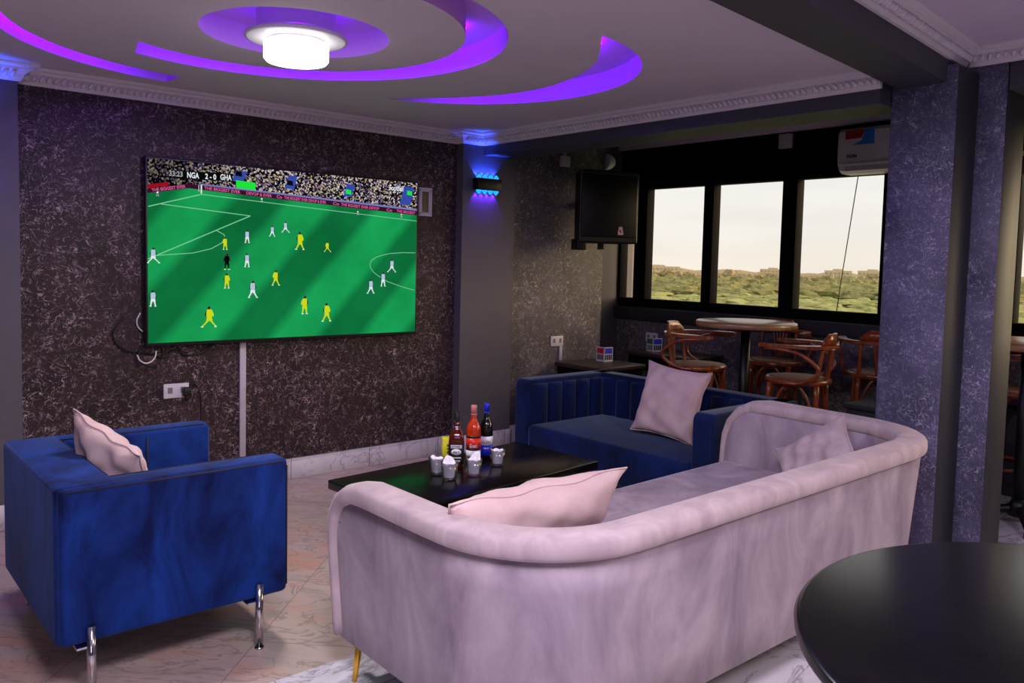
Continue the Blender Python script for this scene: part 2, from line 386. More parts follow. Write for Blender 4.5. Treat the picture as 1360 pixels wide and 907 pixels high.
def window(n, y0, y1, mull, label):
    t = thing('window_%d' % n, label, 'window', (XW+.05, 0, 0)); t['kind'] = 'structure'
    b = bm_new(); d0, d1 = -.05, .05
    box(b, d0, d1, y0, y1, ZB-.02, ZB+.065, .004); box(b, d0, d1, y0, y1, ZT-.045, ZT, .004)
    for (c, w) in mull: box(b, d0-.01, d1, c-w/2, c+w/2, ZB, ZT, .004)
    obj('window_frame', b, M['frame'], t)
    ys = [m[0]+s*m[1]/2 for m in sorted(mull) for s in (-1, 1)][1:-1]
    for a, c in zip(ys[0::2], ys[1::2]):
        b = bm_new(); box(b, -.003, .003, a, c, ZB+.06, ZT-.04); obj('pane', b, M['pane'], t)
window(1, 2.88, 5.62, [(2.905, .06), (3.72, .135), (4.53, .105), (5.325, .15), (5.60, .05)], 'black framed four pane window looking out over fields and trees')
window(2, -3.0, 2.06, [(2.03, .06), (1.15, .1), (.2, .1), (-.9, .1), (-1.9, .1), (-2.97, .06)], 'black framed window seen in the gap right of the column')

# pale post outside the narrow pane
b = bm_new(); box(b, XW+.32, XW+.42, 5.62, 5.72, .2, 2.6, .01); tag(obj('window_post', b, plain('cream_paint', (220, 190, 160), .6)), 'cream post standing outside the narrow window pane under the loudspeaker', 'post', kind='structure')

# ceilings ------------------------------------------------------------
CX, CY = 1.62, 3.38
ring = arc(CX, CY, .40, 0, 2*PI, 56)[:-1]
arm_o = arc(1.56, 3.36, .955, math.radians(112), math.radians(-78), 60)
arm_i = arc(1.535, 3.335, .775, math.radians(-88), math.radians(120), 60)
arm1 = arm_o + arm_i
c2o = arc(2.451, 3.383, .948, math.radians(77.5), math.radians(-83), 46)
c2i = [(2.55, 2.44), (2.71, 2.60), (2.85, 2.75), (2.95, 2.91), (3.03, 3.10), (3.085, 3.31), (3.09, 3.52), (3.06, 3.69), (3.01, 3.81), (2.93, 3.96), (2.84, 4.09), (2.74, 4.20)]
cres2 = c2o[:-1] + c2i
c3i = arc(1.609, 3.553, 1.079, math.radians(205), math.radians(93.5), 40)
c3o = arc(1.656, 3.687, 1.147, math.radians(96), math.radians(196), 40)
cres3 = c3i + c3o
lounge = [(-3, beam_y(-3, True)), (4.02, beam_y(4.02, True)), (4.02, YW), (-3, YW)]
def ceilings():
    b = bm_new(); poly_with_holes(b, [lounge, ring, arm1, cres2, cres3], ZC)
    depth = .11
    struct('ceiling', b, M['ceiling'], 'white gypsum ceiling with spiral purple lit recesses over the lounge', 'ceiling')
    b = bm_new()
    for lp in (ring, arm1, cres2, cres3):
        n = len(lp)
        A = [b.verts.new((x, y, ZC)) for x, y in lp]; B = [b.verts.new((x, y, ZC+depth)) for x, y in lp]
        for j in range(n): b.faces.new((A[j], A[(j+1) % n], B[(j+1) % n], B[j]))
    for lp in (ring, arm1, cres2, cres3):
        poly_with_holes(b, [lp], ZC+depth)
    o = obj('ceiling_recess', b, M['recess']); tag(o, 'white sides and tops of the spiral ceiling recesses, tinted with the led purple', 'ceiling recess', kind='structure')
    b = bm_new(); box(b, -3, 4.1, 1.0, 5.2, ZC+depth+.03, ZC+depth+.06); tag(obj('ceiling_slab', b, M['dark_paint']), 'slab over the lounge ceiling', 'ceiling', kind='structure')
    bar = [(-3, -4), (4.42, -4), (4.42, 1.66), (4.30, beam_y(4.30, False)), (-3, beam_y(-3, False))]
    b = bm_new(); poly_with_holes(b, [bar], ZR); struct('ceiling_front', b, plain('bar_ceiling_paint', (206, 190, 212), .8, var=.02, scale=3), 'white ceiling on the near side of the beam', 'ceiling')
    b = bm_new(); box(b, 4.1, XW+.2, -4, 5.72, 2.71, 2.76); struct('ceiling_bay', b, M['black_paint'], 'dark ceiling of the window bay', 'ceiling')
ceilings()

# beams
def beams():
    b = bm_new(); z0 = 2.38
    P = [(-3, beam_y(-3, True)), (-3, beam_y(-3, False)), (4.30, beam_y(4.30, False)), (4.30, beam_y(4.30, True))]
    prism(b, P, z0, 2.72); struct('beam', b, M['beam_paint'], 'dark grey ceiling beam crossing from the column', 'beam')
    b = bm_new(); box(b, 3.94, 4.24, 1.908, YW-.06, 2.30, 2.75); struct('beam_window', b, M['beam_paint'], 'dark beam between the lounge ceiling and the window bay', 'beam')
    b = bm_new(); box(b, 4.31, 4.58, -4, 1.47, 2.36, 2.75); struct('beam_right', b, M['beam_paint'], 'dark beam running right of the column', 'beam')
beams()

# column: two stepped piers
def column():
    b = bm_new(); box(b, 4.05, 4.36, 1.60, 1.905, 0, 2.46, .006, 1)
    box(b, 4.30, 4.56, 1.475, 1.66, 0, 2.6, .006, 1)
    b.normal_update()
    for f in b.faces:
        if f.calc_area() > .05 and f.normal.y < -.9: f.material_index = 1
    struct('column', b, [M['column_silk'], M['dark_paint']], 'stepped blue grey silk plaster column behind the mauve sofa', 'column')
column()

# cornices: moulded plaster with a rope of small beads
def cornice(n, p0, p1, nrm, ztop, label, drop=.085, out=.09, bead=.034, m0=0, m1=0):
    p0 = Vector((p0[0], p0[1], 0)); p1 = Vector((p1[0], p1[1], 0)); nv = Vector((nrm[0], nrm[1], 0)).normalized(); d = (p1-p0).normalized(); ln = (p1-p0).length
    k = drop/.085; w = out/.09
    prof = [(0, -.085), (.014, -.085), (.017, -.076), (.022, -.070), (.030, -.050), (.046, -.036), (.060, -.030), (.062, -.020), (.082, -.017), (.090, -.010), (.090, 0), (0, 0)]
    b = bm_new()
    loft(b, [[tuple(p + d*(mm*q*w) + nv*(q*w) + Vector((0, 0, ztop+z*k))) for q, z in prof] for p, mm in ((p0, m0), (p1, m1))], smooth=False)
    m = int(ln/bead)
    for i in range(m):
        c = p0 + d*(bead*(i+.5)) + nv*(.041*w) + Vector((0, 0, ztop-.053*k))
        t = bmesh.new(); bmesh.ops.create_icosphere(t, subdivisions=1, radius=1)
        rot = Matrix((d, nv, Vector((0, 0, 1)))).transposed().to_4x4()
        mt = Matrix.Translation(c) @ rot @ Matrix.Rotation(-.78, 4, 'X') @ Matrix.Rotation(.45, 4, 'Y') @ Matrix.Diagonal((bead*.36, .014, .025*k, 1))
        for f in t.faces: f.smooth = True
        merge(b, t, mt)
    struct('trim_%d' % n, b, M['cornice'], label, 'cornice')
cornice(3, (0.83, YW), (3.74, YW), (0, -1), ZC, 'white beaded cornice above the television wall')
cornice(4, (3.94, 1.9), (3.94, YW-.08), (-1, 0), ZC, 'white beaded cornice along the beam in front of the windows')
cornice(5, (3.74, YW-.08), (3.94, YW-.08), (0, -1), ZC, 'short white cornice over the pilaster with the blue light', m0=-1)
cornice(9, (3.74, YW), (3.74, YW-.08), (-1, 0), ZC, 'cornice return on the left side of the lit pilaster', m1=1)
cornice(6, (-.2, YW-.08), (0.83, YW-.08), (0, -1), ZC, 'white cornice over the pilaster at the far left', m1=1)
cornice(10, (0.83, YW-.08), (0.83, YW), (1, 0), ZC, 'cornice return on the side of the far left pilaster', m0=-1)
cornice(7, (-3, beam_y(-3, False)), (4.30, beam_y(4.30, False)), (.098, -1), ZR, 'white beaded cornice on the near side of the beam', .075, .10, m1=-1)
cornice(8, (4.298, 1.66), (4.298, -4), (-1, 0), ZR, 'white cornice running right from the column', .075, .10, m0=1)

# baseboards
b = bm_new(); box(b, 0.83, 3.74, YW-.015, YW, 0, .14, .003, 1); box(b, 0.83, 3.74, YW-.02, YW, .128, .14)
struct('baseboard_back', b, M['skirt'], 'white marble skirting under the television wall', 'skirting')
b = bm_new(); box(b, 3.725, 4.275, YW-.095, YW-.08, 0, .14, .003, 1); box(b, 4.26, 5.40, YW+.005, YW+.02, 0, .14, .003, 1); box(b, 3.725, 3.74, YW-.095, YW-.015, 0, .14); box(b, 4.26, 4.275, YW-.095, YW+.02, 0, .14)
struct('baseboard_corner', b, M['skirt'], 'white marble skirting round the grey pilaster', 'skirting')
b = bm_new(); box(b, -.2, 0.83, YW-.095, YW-.08, 0, .14, .003, 1); struct('baseboard_left', b, M['skirt'], 'white marble skirting under the left pilaster', 'skirting')

# LED strips lying in the ceiling recesses
def led(pts, label, r=.008, closed=False, z=ZC+.085):
    b = bm_new(); tube(b, [(x, y, z) for x, y in pts], r, 6, closed); tag(obj('led_strip', b, M['led_purple']), label, 'led strip', 'purple led strips in the ceiling')
led(arc(1.535, 3.335, .79, math.radians(-24), math.radians(110), 34), 'purple led strip inside the big spiral ceiling recess')
led([(x+.014, y) for x, y in c2i[2:-1]], 'purple led strip inside the crescent ceiling recess nearest the windows')
led(arc(1.609, 3.553, 1.096, math.radians(194), math.radians(103), 30), 'purple led strip inside the crescent ceiling recess at far left')
led(arc(CX, CY, .1755, 0, 2*PI, 36)[:-1], 'purple led ring around the lamp in the round ceiling recess', .004, True, ZC+.002)

# ceiling lamp on its hanging disc
def ceiling_lamp():
    t = thing('ceiling_lamp', 'glowing white drum lamp under a round disc in the ceiling recess', 'ceiling lamp', (CX, CY, 0))
    b = bm_new(); lathe(b, [(0, ZC+.11), (.17, ZC+.11), (.17, ZC), (.215, ZC-.005), (.218, ZC-.02), (.205, ZC-.024), (.0, ZC-.024)], 48)
    obj('mounting_disc', b, M['lamp_rim'], t)
    b = bm_new(); lathe(b, [(0, ZC-.024), (.125, ZC-.024), (.125, ZC-.040), (0, ZC-.040)], 40); obj('lamp_base', b, M['lamp_rim'], t)
    b = bm_new(); lathe(b, [(0, ZC-.036), (.132, ZC-.036), (.138, ZC-.042), (.138, ZC-.105), (.128, ZC-.117), (0, ZC-.119)], 48); obj('diffuser', b, M['lamp_white'], t)
    l = bpy.data.lights.new('lamp_light', 'AREA'); l.shape = 'DISK'; l.size = .24; l.energy = 26; l.color = (1, .93, .92)
    o = bpy.data.objects.new('lamp_light', l); COL.objects.link(o); o.parent = t; o.location = (0, 0, ZC-.125)
ceiling_lamp()

# ================================================================== BLUE WALL LIGHTS
def wall_light(x, label):
    t = thing('wall_light', label, 'wall light', (x, YW-.08, 2.075), 0, 'blue up and down wall lights')
    b = bm_new(); box(b, -.115, .115, -.075, -.004, -.045, .045, .006); obj('housing', b, M['black_metal'], t)
    b = bm_new(); box(b, -.05, .05, -.006, 0, -.03, .03); obj('bracket', b, M['black_metal'], t)
    for s in (1, -1):
        b = bm_new()
        for k in range(4):
            cx = -.084 + k*.056
            lathe(b, [(.022, .044), (.020, .056), (.007, .074), (0, .078)] if s > 0 else [(0, -.078), (.007, -.074), (.020, -.056), (.022, -.044)], 12, cx, -.042)
        obj('lens', b, M['led_blue'], t)
    for s in (1, -1):
        for k in range(4):
            for far in (0, 1):
                l = bpy.data.lights.new('wall_light_beam', 'SPOT'); l.shadow_soft_size = .008
                l.color = (0.03, 0.08, 1.0) if s > 0 else (0.14, 0.02, 1.0)
                l.energy = (.6 if far == 0 else (6.0 if s > 0 else 4.5)); l.spot_size = math.radians(64 if far == 0 else 84); l.spot_blend = .5
                o = bpy.data.objects.new('wall_light_beam', l); COL.objects.link(o); o.parent = t
                o.location = (-.084+k*.056, -.010 if far == 0 else -.019, s*(.048 if far == 0 else .054))
                o.rotation_euler = (math.radians(180-4), 0, 0) if s > 0 else (math.radians(4), 0, 0)
wall_light(3.945, 'black wall light glowing blue up and down on the grey pilaster')
wall_light(0.59, 'black wall light glowing blue on the pilaster beyond the left edge')

# ================================================================== TELEVISION
def television():
    W_, H_ = 1.86, 1.075
    t = thing('television', 'large flat television showing a green football match on the maroon wall', 'television', (1.475, 4.985, .965))
    b = bm_new(); box(b, -.012, W_+.012, .006, .045, -.02, H_+.014, .006)
    box(b, .25, W_-.25, .04, .07, .2, H_-.2, .01); obj('bezel', b, M['black_plastic'], t)
    # screen picture: pitch and crowd by shader, figures, lines and lettering as flat faces of the same mesh
    m, nt, N, L, pb = new_mat('match_on_screen')
    tc = N.new('ShaderNodeTexCoord'); sp = N.new('ShaderNodeSeparateXYZ'); L.new(tc.outputs['Object'], sp.inputs[0])
    mpn = N.new('ShaderNodeMapping'); mpn.inputs['Rotation'].default_value = (0, math.radians(-42), 0); L.new(tc.outputs['Object'], mpn.inputs[0])
    wv = N.new('ShaderNodeTexWave'); wv.bands_direction = 'X'; wv.inputs['Scale'].default_value = .62; wv.inputs['Distortion'].default_value = .4; wv.inputs['Phase Offset'].default_value = 1.0
    L.new(mpn.outputs[0], wv.inputs['Vector'])
    gr = ramp(N, [(.3, s2l((14, 112, 60))), (.7, s2l((24, 158, 84)))]); L.new(wv.outputs['Fac'], gr.inputs[0])
    nn = noise(N, L, tc.outputs['Object'], 2.2, 3); gm = N.new('ShaderNodeMixRGB'); gm.blend_type = 'MULTIPLY'; gm.inputs[0].default_value = .7
    nr = ramp(N, [(.3, (.62, .62, .62, 1)), (.65, (1.1, 1.1, 1.1, 1))]); L.new(nn.outputs['Fac'], nr.inputs[0]); L.new(gr.outputs[0], gm.inputs[1]); L.new(nr.outputs[0], gm.inputs[2])
    pe = N.new('ShaderNodeEmission'); L.new(gm.outputs[0], pe.inputs[0]); pe.inputs[1].default_value = 1.0; L.new(pe.outputs[0], N['Material Output'].inputs[0])
    mc, nt, N, L, pb = new_mat('crowd_on_screen')
    tc = N.new('ShaderNodeTexCoord'); vo = N.new('ShaderNodeTexVoronoi'); vo.inputs['Scale'].default_value = 105; L.new(tc.outputs['Object'], vo.inputs['Vector'])
    sep = N.new('ShaderNodeSeparateColor'); L.new(vo.outputs['Color'], sep.inputs[0])
    cr = ramp(N, [(0, s2l((6, 6, 14))), (.42, s2l((16, 14, 24))), (.5, s2l((70, 60, 120))), (.58, s2l((150, 130, 140))), (.75, s2l((225, 205, 200))), (.9, s2l((240, 235, 225))), (.96, s2l((190, 180, 60)))])
    cr.color_ramp.interpolation = 'CONSTANT'; L.new(sep.outputs[0], cr.inputs[0])
    sx = N.new('ShaderNodeSeparateXYZ'); L.new(tc.outputs['Object'], sx.inputs[0])
    dk = N.new('ShaderNodeMapRange'); dk.inputs[1].default_value = .1; dk.inputs[2].default_value = .75; dk.inputs[3].default_value = .2; dk.inputs[4].default_value = .7; L.new(sx.outputs[0], dk.inputs[0])
    ce = N.new('ShaderNodeEmission'); L.new(cr.outputs[0], ce.inputs[0]); L.new(dk.outputs[0], ce.inputs[1]); L.new(ce.outputs[0], N['Material Output'].inputs[0])
    def flat(n, rgb, st=1.0): return emit(n, s2l(rgb)[:3], st)
    mats = [m, mc, flat('screen_white', (225, 230, 235)), flat('screen_line', (120, 200, 150)), flat('screen_yellow', (200, 215, 30)), flat('screen_pale_blue', (170, 195, 215)),
            flat('screen_black', (8, 10, 12)), flat('screen_board', (60, 14, 40)), flat('screen_pink', (215, 90, 150)), flat('screen_blue', (52, 74, 165)), flat('screen_lime', (30, 225, 60)), flat('screen_red', (150, 16, 30)), flat('screen_rail', (120, 120, 185)), flat('screen_skin', (60, 40, 30)), flat('screen_grey', (160, 155, 160))]
    b = bm_new(); lay = [0]
    def P(u, v, k=0): return (u*W_, -.0006*k, v*H_)
    def poly(pts, mi, k): f = b.faces.new([b.verts.new(P(u, v, k)) for u, v in pts]); f.material_index = mi
    def line(pts, w, mi, k=2):
        for (u0, v0), (u1, v1) in zip(pts, pts[1:]):
            a = Vector((u0*W_, v0*H_)); c = Vector((u1*W_, v1*H_)); d = (c-a).normalized(); n = Vector((-d.y, d.x))*w/2
            poly([((q.x)/W_, (q.y)/H_) for q in (a-n, c-n, c+n, a+n)], mi, k)
    poly([(0, 0), (1, 0), (1, .785), (.164, .85), (.126, .854), (0, .812)], 0, 0)
    poly([(0, .812), (.126, .854), (.164, .85), (1, .785), (1, 1), (0, 1)], 1, 0)
    for u, v, w, h in ((.294, .945, .04, .06), (.478, .935, .035, .08), (.704, .915, .035, .08), (.955, .91, .05, .12)):
        poly([(u-w*.7, v-h*.5), (u+w*.3, v-h*.5), (u+w*.6, v+h*.5), (u-w*.3, v+h*.5)], 9, 1)
    for u, v in ((.29, .958), (.472, .93), (.70, .905), (.965, .93)): poly([(u-.012, v-.012), (u+.012, v-.016), (u+.010, v+.012), (u-.010, v+.016)], 10 if u > .6 else 6, 2)
    # boards
    poly([(0, .812), (.126, .854), (.126, .878), (0, .836)], 7, 1); poly([(.126, .854), (.166, .85), (.166, .876), (.126, .878)], 7, 1)
    poly([(.166, .85), (1, .785), (1, .815), (.166, .876)], 7, 1)
    poly([(.166, .876), (1, .815), (1, .828), (.166, .884)], 12, 1); poly([(0, .838), (.064, .860), (.064, .880), (0, .858)], 11, 1)
    random.seed(3)
    def boardtxt(u, v, s, w, sl):
        mt = Matrix.Translation((u*W_, -.0016, v*H_)) @ Matrix.Rotation(PI/2, 4, 'X') @ Matrix.Rotation(sl, 4, 'Z')
        merge(b, text_bm(s, .026, 0, mt, 8, .0006, width=w*W_))
    boardtxt(.064, .845, 'THE BIGGEST EVER', .105, .19)
    sl = -math.atan(.0635*H_/(.834*W_))
    for u, s, w in ((.235, 'THE BIGGEST EVER', .12), (.36, 'DEVOP & EVER', .09), (.433, 'Co', .02), (.53, 'THE BIGGEST EVER DEVOP & EVER', .16), (.65, 'Co', .025), (.75, 'THE BIGGEST EVER DEVOP', .16), (.875, 'Co', .025), (.95, 'THE BIGGEST', .085)):
        boardtxt(u, .862-(u-.166)*.0765, s, w, sl)
    # markings
    line([(.166, .879), (.166, .83)], .008, 2); line([(.158, .877), (.158, .84)], .003, 2)
    line([(.002, .741), (.166, .825)], .006, 3); line([(.166, .825), (1, .747)], .0045, 3); line([(.04, .758), (.33, .72)], .005, 3); line([(.33, .72), (.0, .458)], .006, 3)
    line([(.212, .63), (.24, .606), (.245, .585), (.241, .566), (.198, .523), (.138, .496), (.079, .487), (.028, .479)], .0045, 3)
    line([(.996, .533), (.94, .532), (.883, .524), (.85, .513), (.822, .498), (.803, .48), (.795, .459), (.794, .44), (.799, .421), (.812, .397), (.831, .375), (.869, .34), (.93, .307), (.995, .279)], .0045, 3)
    poly([(.28, .92), (.347, .914), (.348, .87), (.281, .876)], 10, 2)
    poly([(.075, .945), (.268, .955), (.270, .912), (.075, .902)], 6, 2)
    for u, v, s, h, w, mi in ((.086, .926, '33:23', .042, .042, 14), (.139, .925, 'NGA', .048, .038, 2), (.196, .926, '2 - 0', .044, .036, 2), (.246, .929, 'GHA', .048, .038, 2), (.905, .953, 'Football', .05, .062, 2)):
        mt = Matrix.Translation((u*W_, -.0022, v*H_)) @ Matrix.Rotation(PI/2, 4, 'X'); merge(b, text_bm(s, h, 0, mt, mi, .0012, width=w*W_))
    # players: little figures with head, shirt, shorts, legs and boots
    def player(u, v, h, shirt, shorts, flip=1, stride=.3):
        H2 = h*H_; bx = u*W_; bz = v*H_
        def q(pts, mi, k=3):
            f = b.faces.new([b.verts.new((bx+flip*x*H2, -.0006*k, bz+z*H2)) for x, z in pts]); f.material_index = mi
        hd = [(.02+.075*math.cos(a*PI/4), .92+.085*math.sin(a*PI/4)) for a in range(8)]; q(hd, 13)
        q([(-.13, .82), (-.16, .62), (-.11, .46), (.12, .46), (.15, .62), (.13, .82), (.05, .86), (-.05, .86)], shirt)
        q([(-.13, .82), (-.21, .62), (-.19, .50), (-.14, .52), (-.13, .64)], 13 if shirt == 5 else shirt)
        q([(.13, .82), (.22, .64), (.21, .52), (.16, .52), (.14, .66)], 13)
        q([(-.12, .47), (-.15, .30), (-.02, .28), (0, .36), (.03, .28), (.15, .30), (.12, .47)], shorts)
        q([(-.13, .30), (-.13-stride*.3, .04), (-.06-stride*.3, .04), (-.04, .29)], 2 if shirt == 5 else shirt); q([(.04, .29), (.05+stride*.35, .05), (.12+stride*.35, .05), (.14, .30)], 2 if shirt == 5 else shirt)
        q([(-.15-stride*.3, 0), (-.02-stride*.3, 0), (-.05-stride*.3, .06), (-.13-stride*.3, .06)], 2); q([(.03+stride*.35, 0), (.18+stride*.35, .01), (.13+stride*.35, .06), (.05+stride*.35, .06)], 2)
    Wp = [(.319, .562, .077), (.408, .605, .065), (.456, .632, .067), (.319, .421, .082), (.339, .241, .102), (.89, .4, .088), (.852, .306, .096), (.799, .26, .095), (.016, .436, .086), (.015, .2, .09)]
    Yp = [(.244, .519, .074), (.511, .531, .109), (.617, .523, .065), (.25, .297, .088), (.421, .314, .092), (.192, .077, .119), (.53, .137, .113), (.617, .087, .117)]
    for i, (u, v, h) in enumerate(Wp): player(u, v, h, 5, 2, (-1)**i, .15+.3*(i % 3))
    for i, (u, v, h) in enumerate(Yp): player(u, v, h, 4, 4, (-1)**i, .1+.3*(i % 3))
    player(.25, .405, .094, 6, 6, 1, .1)
    for u, v in ((.37, .805), (.74, .765), (.03, .80), (.93, .765)): player(u, v, .028, 2, 6)
    o = obj('screen', b, mats, t); o.location = (0, .005, 0)
television()

def tube_obj(name, pts, r, mat, label, cat, n=6, group=None):
    b = bm_new(); tube(b, pts, r, n); return tag(obj(name, b, mat), label, cat, group)
def smooth_path(pts, k=6):
    P = [Vector(p) for p in pts]; out = []
    for i in range(len(P)-1):
        p0, p1, p2, p3 = P[max(i-1, 0)], P[i], P[i+1], P[min(i+2, len(P)-1)]
        for j in range(k):
            t = j/k; out.append(.5*((2*p1)+(p2-p0)*t+(2*p0-5*p1+4*p2-p3)*t*t+(3*p1-p0-3*p2+p3)*t**3))
    return out + [P[-1]]
yb = YW-.012
tube_obj('power_cable', smooth_path([(1.36, yb, 1.12), (1.30, yb, 1.02), (1.36, yb, .93), (1.5, yb, .90), (1.58, yb, .87), (1.66, yb, .92), (1.70, yb, .88), (1.80, yb, .885), (1.90, yb, .95)]), .006, M['black_plastic'], 'loose black cable looping behind the lower left corner of the television', 'cable')
tube_obj('cable_coil', smooth_path([(1.5+.07*math.cos(a*.7), yb-.020-.0022*(a % 4), .90+.075*math.sin(a*.7)) for a in range(0, 26)], 2), .006, M['black_plastic'], 'coiled black cable hanging under the lower left corner of the television', 'cable')
tube_obj('white_cable', smooth_path([(1.475+.055*math.cos(a), yb-.03, .915+.07*math.sin(a)) for a in (3.4, 3.9, 4.5, 5.1, 5.7, 6.3)]), .0045, M['white_plastic'], 'short white cable loop under the lower left corner of the television', 'cable')
tube_obj('aerial_cable', smooth_path([(1.462, yb, 1.03), (1.435, yb, 1.06), (1.43, yb, 1.10), (1.45, yb, 1.14)]), .004, M['white_plastic'], 'small white cable end sticking out left of the television', 'cable')
tube_obj('plug_cable', smooth_path([(1.725, yb-.01, .655), (1.76, yb, .70), (1.80, yb, .62), (1.80, yb, .45), (1.79, yb, .2)]), .004, M['black_plastic'], 'thin black cable hanging down the wall from the black plug', 'cable')
b = bm_new(); box(b, -.02, .02, -.016, 0, .14, .965, .003, 1); tag(obj('cable_trunking', b, M['grey_plastic'], None, (2.068, YW, 0)), 'white vertical cable trunking on the wall below the television', 'trunking')

def socket(name, x, y, z, w, h, label, rotz=0, plug=False):
    t = thing(name, label, 'socket', (x, y, z), rotz, 'white wall sockets')
    b = bm_new(); box(b, -w/2, w/2, -.012, 0, -h/2, h/2, .004)
    obj('plate', b, M['white_plastic'], t)
    for cx in ((-w*.25, w*.25) if w > .11 else (0,)):
        b = bm_new(); box(b, cx-.004, cx+.004, -.0128, -.011, .008, .022); box(b, cx-.014, cx-.006, -.0128, -.011, -.014, -.008); box(b, cx+.006, cx+.014, -.0128, -.011, -.014, -.008); box(b, cx-.014, cx+.014, -.0122, -.0110, -.014, .022)
        obj('pin_holes', b, plain('socket_shade', (120, 112, 116), .5), t)
    if plug:
        pass
    return t
socket('double_socket', 1.655, YW, .662, .150, .088, 'white double wall socket below the television with a black plug')
b = bm_new(); box(b, -.024, .024, -.045, -.001, -.028, .028, .01); box(b, -.012, .012, -.04, -.01, -.05, -.02, .006); tag(obj('power_plug', b, M['black_plastic'], None, (1.708, YW-.0125, .655)), 'black plug pushed into the wall socket below the television', 'plug')
socket('double_socket', 4.855, YW+.02, .815, .145, .088, 'white wall socket above the brown side table near the corner')
b = bm_new(); box(b, -.016, .016, -.014, 0, .0, .125, .003, 1); tag(obj('cable_trunking', b, M['grey_plastic'], None, (4.90, YW+.02, .645)), 'short white cable trunking below the socket over the brown side table', 'trunking')
socket('double_socket', XW, 5.14, .785, .145, .088, 'white wall socket under the window ledge behind the far menu stand', -PI/2)
# framed panel right of the television
def panel():
    t = thing('control_panel', 'pale framed panel on the wall at the right edge of the television', 'wall panel', (3.445, YW, 1.915))
    b = bm_new(); box(b, -.06, .06, -.02, 0, -.105, -.075, .004); box(b, -.06, .06, -.02, 0, .075, .105, .004); box(b, .03, .06, -.02, 0, -.09, .09, .004); box(b, -.06, -.03, -.02, 0, -.09, .09, .004)
    obj('frame', b, M['grey_plastic'], t)
    b = bm_new(); box(b, -.034, .034, -.012, 0, -.08, .08); obj('panel_face', b, M['side_top'], t)
panel()

# ================================================================== SOFAS
def slab_fluted(bm, L, z0, z1, n, base, bump, mtx):
    """vertical channel tufting: local x along, y outwards, z up"""
    nu = n*8; prof = []
    for i in range(nu+1):
        u = i/nu; prof.append((u*L, base + bump*abs(math.sin(PI*n*u))**.55))
    zs = [z0, z0+.02, (z0+z1)/2, z1-.03, z1-.012, z1]; k = [.9, 1, 1, 1, .75, .2]
    loops = []
    for z, kk in zip(zs, k): loops.append([(x, base*0 + (y-base)*kk + base, z) for x, y in prof] + [(L, 0, z), (0, 0, z)])
    t = bmesh.new(); loft(t, loops); merge(bm, t, mtx)

def pillow(w, h, t, seed=0, n=26, ears=.05):
    rnd = random.Random(seed); ph = [rnd.uniform(0, 6) for _ in range(6)]
    bm = bm_new(); g = {}
    for side in (1, -1):
        for i in range(n+1):
            for j in range(n+1):
                u, v = -1+2*i/n, -1+2*j/n
                edge = i in (0, n) or j in (0, n)
                if edge and side == -1: g[(i, j, -1)] = g[(i, j, 1)]; continue
                x = u*w/2*(1-ears*2*(1-abs(v)**2.2)*abs(u)**4) ; y = v*h/2*(1-ears*2*(1-abs(u)**2.2)*abs(v)**4)
                pu, pv = max(0, 1-abs(u)**2.4), max(0, 1-abs(v)**2.4)
                z = side*t/2*(pu*pv)**.55
                wr = .010*math.sin(7*u+3*v+ph[0])*math.sin(4*v-2*u+ph[1]) + .006*math.sin(13*u-5*v+ph[2]) + .006*math.sin(11*v+6*u+ph[3])
                z += side*wr*(pu*pv)**.35*(1.0)
                if edge: z += .008*math.sin(9*u+ph[4])*math.sin(9*v+ph[5])
                g[(i, j, side)] = bm.verts.new((x, y, z))
        for i in range(n):
            for j in range(n):
                q = [g[(i, j, side)], g[(i+1, j, side)], g[(i+1, j+1, side)], g[(i, j+1, side)]]
                f = bm.faces.new(q if side == 1 else q[::-1]); f.smooth = True
    # seam welt along the border
    loop = [(i, 0) for i in range(n)] + [(n, j) for j in range(n)] + [(i, n) for i in range(n, 0, -1)] + [(0, j) for j in range(n, 0, -1)]
    tube(bm, [g[(i, j, 1)].co.copy() for i, j in loop], .0035, 5, True)
    return bm
def place_pillow(label, mat, w, h, t, loc, axes, seed, group=None):
    """axes: (x axis, y axis) directions of the cushion face in the room"""
    ax = Vector(axes[0]).normalized(); ay = Vector(axes[1]); ay = (ay-ax*ay.dot(ax)).normalized(); az = ax.cross(ay)
    o = obj('cushion', pillow(w, h, t, seed), mat)
    m = Matrix((ax, ay, az)).transposed().to_4x4(); m.translation = Vector(loc); o.matrix_world = m
    return tag(o, label, 'cushion', group)

def piping(bm, pts, r=.005, closed=False): tube(bm, pts, r, 6, closed)

